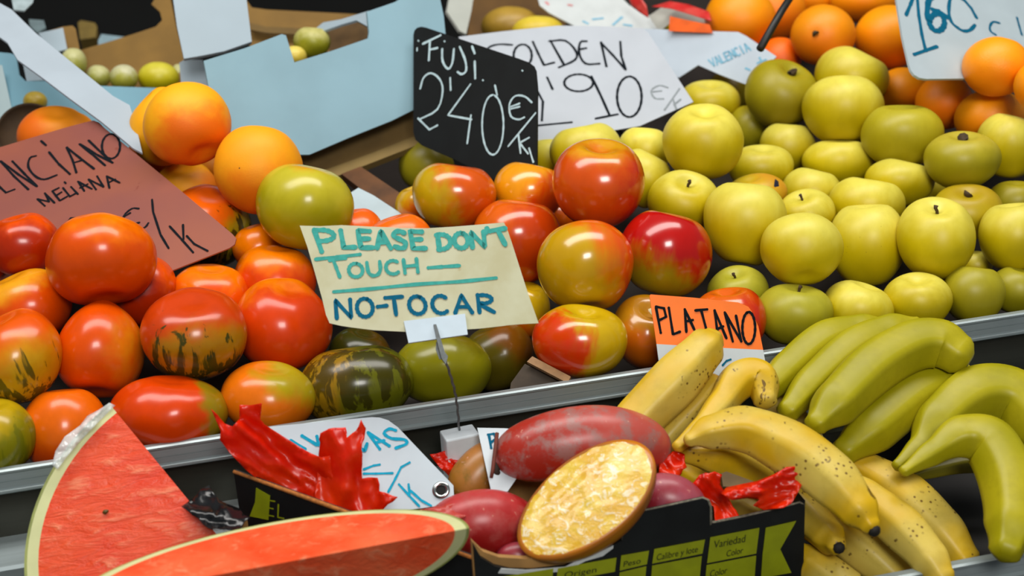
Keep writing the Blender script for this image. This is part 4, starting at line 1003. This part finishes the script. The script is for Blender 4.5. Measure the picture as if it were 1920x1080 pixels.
# ------------------------------------------------------------------ red plastic, black plastic
def plastic(name, c1, c2, rough=.3):
    t = NT(name); n = t.noise(t.obj(1), 30, 4, .6)
    c = t.mix(t.ramp(n, .35, .7), lin(c1), lin(c2)); m = t.fin(c, rough, 0, .5)
    tr = t.n('ShaderNodeBsdfTranslucent'); t.l(c, tr.inputs[0]); mx = t.n('ShaderNodeMixShader'); mx.inputs[0].default_value = .35
    t.l(t.b.outputs[0], mx.inputs[1]); t.l(tr.outputs[0], mx.inputs[2]); t.l(mx.outputs[0], t.t.nodes['Material Output'].inputs[0]); return m
REDP = plastic('red_plastic', (232, 30, 0), (240, 58, 6))
def ragged(poly, amp=3.2, step=13, seed=3):
    r = random.Random(seed); out = []
    for a, b in zip(poly, poly[1:]+poly[:1]):
        L = math.hypot(b[0]-a[0], b[1]-a[1]); m = max(1, int(L/step))
        for k in range(m): out.append((a[0]+(b[0]-a[0])*k/m+(r.uniform(-amp, amp) if k else 0), a[1]+(b[1]-a[1])*k/m+(r.uniform(-amp, amp) if k else 0)))
    return out
crumple('red_plastic', [(396, 767), (408, 778), (421, 794), (436, 800), (449, 785), (449, 759), (470, 760), (491, 756), (488, 786), (496, 796), (505, 802), (540, 824), (575, 846), (602, 858), (640, 850), (660, 880), (655, 930), (640, 975), (570, 965), (520, 928), (461, 881), (430, 848), (412, 824), (414, 808), (408, 795)],
        [(420, 800, 1.195), (600, 860, 1.205), (570, 960, 1.215)], REDP, .020, 6.5, 38, 190, 42, 2, 'large crumpled red plastic film sticking up left of the white tag', 'plastic')
crumple('red_plastic', ragged([(598, 862), (601, 812), (616, 804), (648, 801), (650, 821), (667, 808), (677, 787), (686, 803), (678, 843), (679, 897), (708, 896), (711, 921), (746, 932), (727, 946), (716, 958), (690, 975), (640, 990), (606, 985), (590, 930)], 2.2, 9),
        [(620, 810, 1.195), (680, 880, 1.195), (640, 985, 1.20)], REDP, .015, 6, 84, 150, 46, 5, 'torn upright flap of red plastic with a jagged top in front of the white tag', 'plastic')
crumple('red_plastic', ragged([(806, 852), (820, 850), (838, 844), (858, 852), (880, 853), (900, 868), (890, 900), (846, 898), (826, 878)], 2.5, 8),
        [(812, 850, 1.268), (880, 853, 1.272), (846, 898, 1.258)], REDP, .014, 5, 30, 60, 12, 8, 'small ruffled bit of red plastic below the white block', 'plastic')
crumple('red_plastic', ragged([(790, 955), (850, 944), (900, 950), (860, 975), (800, 985), (764, 968)], 3, 10), [(790, 955, 1.178), (850, 944, 1.185), (800, 985, 1.165)], plastic('red_film_pale', (206, 70, 60), (214, 96, 84)), .008, 6, 10, 60, 20, 9, 'pale red film lying under the lower edge of the white tag', 'plastic')
crumple('red_plastic', ragged([(1236, 868), (1262, 846), (1284, 852), (1288, 876), (1262, 902), (1234, 900)], 2.5, 9), [(1240, 868, 1.232), (1284, 852, 1.238), (1262, 902, 1.222)], REDP, .012, 5, 50, 60, 16, 12, 'red plastic scrap right of the big purple mango', 'plastic')
crumple('red_plastic', ragged([(1294, 914), (1312, 890), (1340, 884), (1354, 890), (1350, 908), (1358, 922), (1374, 950), (1392, 976), (1340, 986), (1338, 950), (1318, 930)], 2, 9), [(1300, 912, 1.21), (1350, 890, 1.21), (1370, 970, 1.205)], REDP, .016, 5.5, 60, 90, 20, 15, 'red and orange plastic folded over the notch right of the tall tab', 'plastic')
crumple('red_plastic', [(1352, 925), (1362, 914), (1390, 908), (1420, 902), (1450, 890), (1474, 876), (1496, 874), (1508, 884), (1510, 896), (1498, 920), (1484, 944), (1468, 952), (1432, 956), (1412, 948), (1424, 936), (1400, 934), (1372, 938)], [(1360, 920, 1.188), (1500, 885, 1.20), (1450, 950, 1.19)], REDP, .024, 5.5, -14, 120, 22, 17, 'twisted red plastic ribbon over the right corner of the black box', 'plastic')
BLKP = plain('black_plastic', (18, 20, 22), .22, 0, .2, 60)
crumple('black_plastic', ragged([(376, 918), (392, 910), (412, 938), (440, 950), (470, 970), (440, 1000), (390, 990), (340, 950)], 3, 12), [(380, 918, 1.20), (470, 970, 1.165), (390, 990, 1.15)], BLKP, .016, 7, 30, 70, 20, 21, 'crumpled black plastic between the tall watermelon piece and the black box', 'plastic')
tube_ = slab_geo([(1352, 888), (1362, 884), (1420, 905), (1412, 915), (1356, 912)], *plane3([(1352, 888, 1.225), (1420, 905, 1.225), (1356, 912, 1.22)]), .004)
tag(mesh_obj('cardboard_flap', tube_[0], tube_[1], plain('kraft_flap', (150, 128, 90), .8), smooth=False), 'grey-brown cardboard flap between the red ribbon and the bananas', 'cardboard')

# ------------------------------------------------------------------ watermelon
def flesh_mat(name, c1, c2, c3, sc3, rot):
    t = NT(name); c = t.n('ShaderNodeTexCoord'); mp = t.n('ShaderNodeMapping'); t.l(c.outputs['Object'], mp.inputs[0])
    mp.inputs['Rotation'].default_value = rot; mp.inputs['Scale'].default_value = sc3
    n1 = t.noise(mp.outputs[0], 70, 5, .65, .5); n2 = t.noise(t.obj(1), 20, 3)
    col = t.mix(t.ramp(n2, .3, .7), lin(c1), lin(c2)); col = t.mix(t.ramp(n1, .52, .74, 0, .75), col, lin(c3))
    t.bump(n1, .5, .004)
    return t.fin(col, .38, 0, .45)
def wedge(label, A, B, epx, ang, want, fm, K=14, N=44, group='cut watermelon'):
    A, B = V(A), V(B); M = (A+B)/2; a = (A-B)/2; L = a.length; ah = a.normalized()
    e = epx-M if isinstance(epx, V) else FWD*epx[0]+UPV*epx[1]; e = e-ah*e.dot(ah); R = e.length; eh = e.normalized(); e2 = ah.cross(eh); e2 = e2 if e2.dot(want) > 0 else -e2
    root = empty('watermelon_wedge', M); tag(root, label, 'watermelon', group)
    def sh(s, i, k):
        t_ = -cos(pi*i/N); r = sqrt(max(0, 1-t_*t_)); f = ang*k/K
        return M+ah*t_*L*s+(eh*cos(f)+e2*sin(f))*r*R*s
    s1 = .925; s2 = .985; vs = []; fs = []
    for i in range(N+1): vs.append(M+ah*(-cos(pi*i/N))*L*s1)
    for i in range(N+1):
        for k in range(K+1): vs.append(sh(s1, i, k))
    ix = lambda i, k: N+1+i*(K+1)+k
    for i in range(N):
        fs.append((i, i+1, ix(i+1, 0), ix(i, 0))); fs.append((i, i+1, ix(i+1, K), ix(i, K)))
        for k in range(K): fs.append((ix(i, k), ix(i+1, k), ix(i+1, k+1), ix(i, k+1)))
    fo = mesh_obj('flesh', vs, fs, fm, root)
    bmx = bmesh.new(); bmx.from_mesh(fo.data); bmesh.ops.remove_doubles(bmx, verts=bmx.verts, dist=1e-5); bmesh.ops.recalc_face_normals(bmx, faces=bmx.faces)
    for ed in bmx.edges:
        if len(ed.link_faces) == 2 and ed.calc_face_angle(0) > .6: ed.smooth = False
    bmx.to_mesh(fo.data); bmx.free()
    def shell(name, sa, sb, mat, label=None):
        vs = []; fs = []
        for s in (sa, sb):
            for i in range(N+1):
                for k in range(K+1): vs.append(sh(s, i, k))
        o_ = (N+1)*(K+1); jx = lambda q, i, k: q*o_+i*(K+1)+k
        for i in range(N):
            for k in range(K): fs.append((jx(1, i, k), jx(1, i+1, k), jx(1, i+1, k+1), jx(1, i, k+1)))
            for k in (0, K): fs.append((jx(0, i, k), jx(0, i+1, k), jx(1, i+1, k), jx(1, i, k)))
        o = mesh_obj(name, vs, fs, mat, root, smooth=False)
        if label: o['label'] = label
    shell('rind', s1, s2, RIND, 'pale greenish white rind')
    shell('skin', s2, 1.0, SKIN, 'dark green skin')
    return root
RIND = plain('rind_pale', (204, 206, 150), .5, 0, .06, 30); SKIN = plain('melon_green', (150, 158, 84), .4, 0, .2, 40)
w1A, w1B = at(205, 757, 1.205), at(586, 1221, 1.165)
w1 = wedge('tall watermelon piece standing on end with its pointed tip up, at the left', w1A, w1B, at(102, 1230, 1.150), radians(30), FWD,
      flesh_mat('melon_flesh_streaked', (218, 54, 10), (224, 74, 26), (236, 140, 100), (.5, 1, 2.2), (0, radians(-25), 0)))
if True:
    w2 = wedge('long watermelon slice lying in front at the bottom, pale rind along its far edge', at(880, 990, 1.085), at(130, 1130, 1.05), (.075, .022), radians(62), -UPV,
      flesh_mat('melon_flesh_pale', (228, 72, 30), (232, 104, 62), (236, 144, 104), (1, 1, 1), (0, 0, 0)))
sd = mesh_obj('seed', *tube_geo([at(192, 962, 1.183), at(197, 960, 1.181), at(203, 957, 1.181)], [.0006, .0022, .0008], 8), plain('seed_olive', (96, 70, 12), .5), w1)
t = NT('cling_film'); t.fin((.8, .86, .86, 1), .15, 0, .6); t.b.inputs['Alpha'].default_value = .45
fl = crumple('plastic_wrap', [(205, 755), (216, 760), (196, 780), (170, 806), (146, 832), (124, 858), (108, 880), (98, 872), (104, 846), (122, 818), (150, 798), (164, 780), (186, 768)], [(205, 757, 1.199), (586, 1221, 1.159), (102, 1230, 1.144)], t.m, .008, 6, -45, 40, 12, 31, parent=w1)

# ------------------------------------------------------------------ cartons and fruit behind
BLUEC = plain('blue_carton', (128, 164, 178), .6, 0, .06, 10); WHITEC = plain('white_carton', (150, 166, 176), .65, 0, .04, 10)
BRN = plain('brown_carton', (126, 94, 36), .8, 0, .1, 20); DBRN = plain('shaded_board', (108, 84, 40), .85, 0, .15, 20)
def pslab(name, poly, anchors, mat, th, parent, label=None):
    p0, n = plane3(anchors); gg = slab_geo(poly, p0, n, th); o = mesh_obj(name, gg[0], gg[1], mat, parent, smooth=False)
    if label: o['label'] = label
    return o
bc = empty('fruit_carton', at(600, 200, 1.75)); tag(bc, 'light blue cardboard fruit box tilted behind the peaches', 'box')
BA = [(575, 290, 1.66), (775, 205, 1.71), (822, -20, 1.74)]
pslab('front_wall', [(382, 114), (460, 90), (528, 64), (536, 66), (541, 82), (552, 117), (620, 96), (690, 72), (692, 60), (688, 22), (740, 4), (770, -14), (820, -26), (832, 30), (838, 90), (800, 196), (775, 206), (735, 226), (650, 260), (580, 290), (560, 290), (430, 300), (410, 250), (396, 190)], BA, BLUEC, .005, bc, 'light blue front')
pslab('end_flap', [(322, -20), (460, -20), (472, 78), (420, 96), (380, 104), (345, 110), (332, 50)], [(322, 0, 1.72), (460, 0, 1.74), (345, 110, 1.69)], WHITEC, .005, bc, 'whitish end flap')
pslab('back_wall', [(455, -40), (462, 0), (472, 14), (500, 18), (700, 28), (720, 150), (560, 150), (470, 100)], [(462, 0, 1.95), (700, 25, 1.98), (560, 150, 1.93)], BRN, .006, bc, 'brown inner back')
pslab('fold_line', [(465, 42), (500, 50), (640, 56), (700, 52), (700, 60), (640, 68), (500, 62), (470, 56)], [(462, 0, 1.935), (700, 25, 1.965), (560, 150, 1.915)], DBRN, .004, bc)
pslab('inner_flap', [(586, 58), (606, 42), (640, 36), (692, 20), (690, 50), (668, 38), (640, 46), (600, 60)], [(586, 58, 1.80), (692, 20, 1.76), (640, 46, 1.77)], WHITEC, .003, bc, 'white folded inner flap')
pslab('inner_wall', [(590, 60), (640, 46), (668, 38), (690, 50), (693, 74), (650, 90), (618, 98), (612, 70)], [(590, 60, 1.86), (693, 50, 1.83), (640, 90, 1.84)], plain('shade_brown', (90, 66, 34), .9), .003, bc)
def small(name, label, cat, cx, cy, rx, ry, d, c, c2, grp, ax=(.1, .9, .3), kind='orange', rough=.45, spots=None):
    s = d/FPX
    return build_fruit(name, kind, at(cx, cy, d), rx*s, ry*s, scr(ax), rng, lambda R, L: fruit_mat(name+'_skin', R, c, c2, L((0, 1, 0)), .2, .5, .3, 2, 1, rough=rough, mott=.15, spots=spots), label, cat, grp)[0]
PL = ((150, 150, 60), (186, 184, 130))
pg = 'plums in the cartons behind'
small('plum', 'greenish plum with a stalk hollow in the notch of the light blue box', 'plum', 585, 80, 35, 30, 1.79, (142, 140, 20), (186, 180, 110), pg, kind='apple')
small('plum', 'yellow fruit lower left of the greenish plum in the notch', 'plum', 553, 106, 22, 20, 1.77, (206, 180, 60), (216, 196, 90), pg)
for i, (cx, cy, rx, ry, c, lb) in enumerate((
    (138, 118, 24, 28, PL, 'pale plum highest in the left carton, partly behind the tilted white card'),
    (184, 144, 23, 22, PL, 'whitish plum next to the tilted white card, low in the carton'),
    (232, 146, 26, 25, ((160, 158, 50), (190, 188, 150)), 'frosted plum in the middle of the row in the left carton'),
    (297, 146, 38, 30, ((190, 176, 4), (200, 190, 60)), 'bright yellow plum largest in the row in the left carton'),
    (268, 152, 18, 18, PL, 'small plum squeezed left of the bright yellow one'),
    (338, 142, 20, 26, PL, 'pale plum at the right end of the row in the left carton'))):
    small('plum', lb, 'plum', cx, cy, rx, ry, (1.85, 1.87, 1.85, 1.875, 1.92, 1.91)[i], c[0], c[1], pg)
lc = empty('fruit_carton', at(200, 200, 1.8)); tag(lc, 'blue-fronted brown cardboard box of plums at the upper left', 'box')
LA = [(100, 200, 1.77), (390, 200, 1.785), (250, 330, 1.74)]
pslab('front_wall', [(-60, 92), (20, 100), (30, 104), (36, 140), (48, 152), (84, 152), (92, 146), (96, 104), (126, 140), (160, 160), (240, 163), (330, 166), (352, 158), (396, 164), (420, 330), (-60, 330)], LA, plain('blue_front', (104, 152, 170), .6, 0, .06, 10), .005, lc, 'grey-blue front')
pslab('end_strip', [(-60, 120), (4, 122), (22, 204), (20, 330), (-60, 330)], [(0, 150, 1.765), (20, 200, 1.765), (0, 320, 1.735)], plain('pale_strip', (176, 196, 200), .6, 0, .05, 10), .003, lc)
pslab('corner_post', [(336, 118), (345, 112), (380, 112), (386, 130), (396, 166), (356, 168), (340, 160)], [(336, 118, 1.765), (380, 112, 1.77), (356, 165, 1.76)], WHITEC, .004, lc)
pslab('white_panel', [(40, 106), (92, 104), (90, 150), (50, 152)], [(40, 106, 1.80), (92, 104, 1.80), (50, 150, 1.79)], WHITEC, .003, lc)
pslab('back_wall', [(150, 94), (205, 78), (262, 60), (292, 50), (304, 38), (300, 22), (284, 8), (290, -2), (318, -10), (330, 50), (346, 112), (350, 210), (150, 210)], [(160, 95, 1.93), (310, 40, 1.93), (250, 150, 1.90)], BRN, .006, lc, 'brown inner back with cut-out hand hole')
pslab('side_flap', [(72, 62), (118, 52), (126, 92), (96, 100), (84, 80)], [(72, 62, 1.86), (118, 52, 1.88), (96, 100, 1.85)], WHITEC, .004, lc)
pslab('side_wall', [(70, 64), (118, 50), (136, 48), (142, 54), (150, 96), (158, 120), (130, 130), (124, 92), (116, 60)], [(72, 62, 1.90), (140, 50, 1.92), (130, 130, 1.88)], BRN, .005, lc)
# a brown cup behind the reddish peach
cup = V(at(52, 246, 1.705)); fd = (-FWD*.9+UPV*.25+RGT*.12).normalized(); tb = fd.orthogonal().normalized(); bb2 = fd.cross(tb)
vs = []; fs = []; K = 40; Rr = 60*1.705/FPX
for i in range(9):
    f = i/8*pi/2*.9
    for k in range(K): vs.append(cup-fd*sin(pi/2-f)*Rr*.55*(1 if i else 1)+(tb*cos(2*pi*k/K)+bb2*sin(2*pi*k/K))*Rr*sin(f+.02))
for i in range(8):
    for k in range(K): fs.append((i*K+k, i*K+(k+1) % K, (i+1)*K+(k+1) % K, (i+1)*K+k))
fs.append(tuple(range(K)))
co = mesh_obj('fruit_cup', vs, fs, plain('brown_cup', (70, 48, 20), .8, 0, .2, 40)); co.modifiers.new('thickness', 'SOLIDIFY').thickness = .0015
tag(co, 'dark brown round paper cup tipped up behind the reddish peach', 'cup')
small('plum', 'small yellowish fruit peeking over the rim of the brown cup', 'plum', 66, 190, 22, 19, 1.75, (170, 140, 30), (186, 160, 60), 'plums in the cartons behind')

# box under the blue carton, board and white tray at the back of the tomatoes
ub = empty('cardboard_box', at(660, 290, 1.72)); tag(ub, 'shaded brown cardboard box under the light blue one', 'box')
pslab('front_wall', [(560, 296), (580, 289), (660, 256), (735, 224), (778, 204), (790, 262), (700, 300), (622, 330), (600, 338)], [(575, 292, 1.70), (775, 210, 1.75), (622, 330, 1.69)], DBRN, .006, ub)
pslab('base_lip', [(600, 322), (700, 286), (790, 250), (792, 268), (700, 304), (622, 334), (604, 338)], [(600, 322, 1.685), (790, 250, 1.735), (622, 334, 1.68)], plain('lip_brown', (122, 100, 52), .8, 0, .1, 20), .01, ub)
gg = slab_geo([(640, 326), (676, 312), (762, 370), (800, 410), (748, 402), (700, 372)], *plane3([(640, 326, 1.68), (762, 370, 1.62), (748, 402, 1.60)]), .012)
tag(mesh_obj('wooden_board', gg[0], gg[1], plain('wood_dark', (96, 58, 22), .7, 0, .25, 30), smooth=False), 'dark brown wooden board behind the small orange tomatoes', 'board')
gg = slab_geo([(640, 372), (672, 352), (700, 366), (752, 400), (770, 440), (680, 440), (640, 410)], *plane3([(640, 372, 1.60), (752, 400, 1.585), (680, 440, 1.555)]), .004)
tag(mesh_obj('white_tray', gg[0], gg[1], plain('grey_white_tray', (168, 184, 190), .5, 0, .05, 30), smooth=False), 'pale grey tray surface behind the big green tomato', 'tray')
# wooden crate edge by the front red apple
wc_ = empty('wooden_crate', at(1010, 700, 1.30)); tag(wc_, 'thin wooden crate corner beside the front red and yellow apple', 'crate')
WD = plain('crate_wood', (168, 128, 84), .7, 0, .2, 60)
pslab('top_slat', [(988, 678), (998, 668), (1070, 706), (1064, 718)], [(990, 672, 1.345), (1070, 708, 1.325), (1064, 718, 1.322)], WD, .004, wc_)
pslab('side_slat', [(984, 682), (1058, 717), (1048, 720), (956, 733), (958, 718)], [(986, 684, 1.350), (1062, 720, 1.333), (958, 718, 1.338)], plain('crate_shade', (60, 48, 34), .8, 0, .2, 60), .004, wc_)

# crate, tags and wrappings at the top behind the white sheet
tb_ = empty('fruit_box', at(930, 30, 2.0)); tag(tb_, 'brown box with a white side at the top, behind the white price sheet', 'box')
pslab('side_wall', [(846, -20), (890, -20), (884, 20), (874, 64), (862, 58), (838, 22)], [(846, 0, 1.93), (890, 0, 1.95), (870, 60, 1.92)], plain('box_white', (178, 182, 174), .7, 0, .05, 20), .005, tb_)
pslab('back_wall', [(886, -20), (1030, -20), (1060, 40), (1060, 110), (870, 110), (880, 40)], [(890, 0, 2.06), (1030, 0, 2.08), (960, 80, 2.04)], plain('box_inner', (96, 66, 22), .85, 0, .15, 20), .006, tb_)
small('yellow_fruit', 'dull brownish yellow fruit in the brown box at the top', 'fruit', 958, 50, 56, 38, 2.0, (150, 116, 30), (170, 136, 50), 'fruit in the brown box at the top')
small('yellow_fruit', 'bright yellow fruit in the brown box at the top', 'fruit', 1010, 60, 50, 30, 1.96, (206, 176, 30), (214, 190, 60), 'fruit in the brown box at the top')
wt_ = sign('price_card', 'crumpled white card with pale blue marks, at the top above the white price sheet', 'price card',
   [(1004, -20), (1012, 10), (1030, 24), (1076, 48), (1120, 60), (1200, 70), (1240, 54), (1226, 34), (1180, 10), (1150, -20)], [(1004, 0, 1.97), (1226, 34, 1.96), (1076, 48, 1.94)], plain('card_offwhite', (196, 202, 202), .6, 0, .05, 30), .0015)
FBL = plain('faded_blue', (120, 178, 204), .6, 0, .1, 250)
ink(wt_, 'lettering', [[(1094, 40), (1102, 44)], [(1112, 36), (1130, 34)], [(1150, 46), (1166, 32)], [(1170, 46), (1184, 48)]], 5, FBL)
ink(wt_, 'pink_mark', [[(1024, 4), (1028, 8)], [(1066, 9), (1072, 10)]], 5, plain('pink_mark', (214, 140, 140), .6))
crumple('red_tape', [(1176, -10), (1200, -6), (1212, 10), (1216, 34), (1200, 24), (1184, 12)], [(1176, -10, 1.92), (1212, 10, 1.90), (1216, 34, 1.90)], plastic('tape_red', (226, 50, 50), (230, 90, 80)), .006, 6, 60, 40, 10, 41, 'short red strip hanging on the crumpled white card', 'tape')
crumple('red_tape', [(1222, 12), (1256, 2), (1290, 8), (1330, 22), (1334, 40), (1290, 26), (1256, 16)], [(1222, 12, 1.90), (1290, 8, 1.88), (1334, 40, 1.84)], plastic('tape_red', (226, 50, 50), (230, 90, 80)), .006, 6, 15, 60, 12, 43, 'long red strip curving toward the oranges at the top', 'tape')
gg = slab_geo([(1216, 30), (1240, 14), (1290, 22), (1330, 38), (1324, 56), (1260, 40), (1236, 60)], *plane3([(1216, 30, 1.93), (1330, 38, 1.88), (1236, 60, 1.92)]), .0015)
tag(mesh_obj('paper_sheet', gg[0], gg[1], plain('paper_grey', (192, 194, 184), .6, 0, .05, 30), smooth=False), 'greyish white paper under the long red strip', 'paper')
gg = slab_geo([(1256, 30), (1280, 36), (1330, 46), (1336, 62), (1254, 58)], *plane3([(1256, 33, 1.87), (1330, 46, 1.84), (1254, 57, 1.87)]), .0015)
tag(mesh_obj('price_tag', gg[0], gg[1], plain('tag_orange', (248, 100, 4), .5), smooth=False), 'orange paper tag left of the oranges at the top', 'tag')
small('lemon', 'yellow-green fruit left of the orange paper tag', 'fruit', 1246, 44, 18, 20, 1.99, (180, 168, 10), (190, 176, 40), 'fruit behind the white price sheet')
# dark trays and odd cartons far behind on the left
gg = slab_geo([(146, 42), (152, 38), (178, 43), (182, 50), (180, 70), (150, 74)], *plane3([(146, 42, 2.2), (182, 46, 2.2), (150, 72, 2.18)]), .03)
tag(mesh_obj('cardboard_block', gg[0], gg[1], plain('block_olive', (112, 92, 34), .8), smooth=False), 'small olive brown cardboard block in the dark behind the left carton', 'cardboard')
gg = slab_geo([(184, 76), (190, 64), (240, 70), (262, 62), (250, 100), (184, 110)], *plane3([(184, 72, 2.1), (240, 70, 2.1), (184, 105, 2.08)]), .01)
tag(mesh_obj('paper_wrap', gg[0], gg[1], plain('wrap_bluegrey', (130, 156, 166), .6), smooth=False), 'blue-grey paper just showing above the back of the left carton', 'paper')
gg = slab_geo([(54, 36), (82, 38), (86, 52), (70, 62), (56, 48)], *plane3([(54, 36, 2.0), (82, 38, 2.0), (70, 62, 1.98)]), .006)
tag(mesh_obj('paper_scrap', gg[0], gg[1], plain('scrap_grey', (104, 122, 126), .6), smooth=False), 'grey scrap right above the tilted white card', 'paper')
gg = slab_geo([(18, -20), (66, -20), (62, 4), (46, 20), (26, 18)], *plane3([(18, -10, 1.82), (66, -10, 1.84), (46, 20, 1.80)]), .002)
tag(mesh_obj('plastic_tag', gg[0], gg[1], plain('tag_pale', (168, 184, 188), .35), smooth=False), 'pale rounded tag at the very top left, above the tilted white card', 'tag')
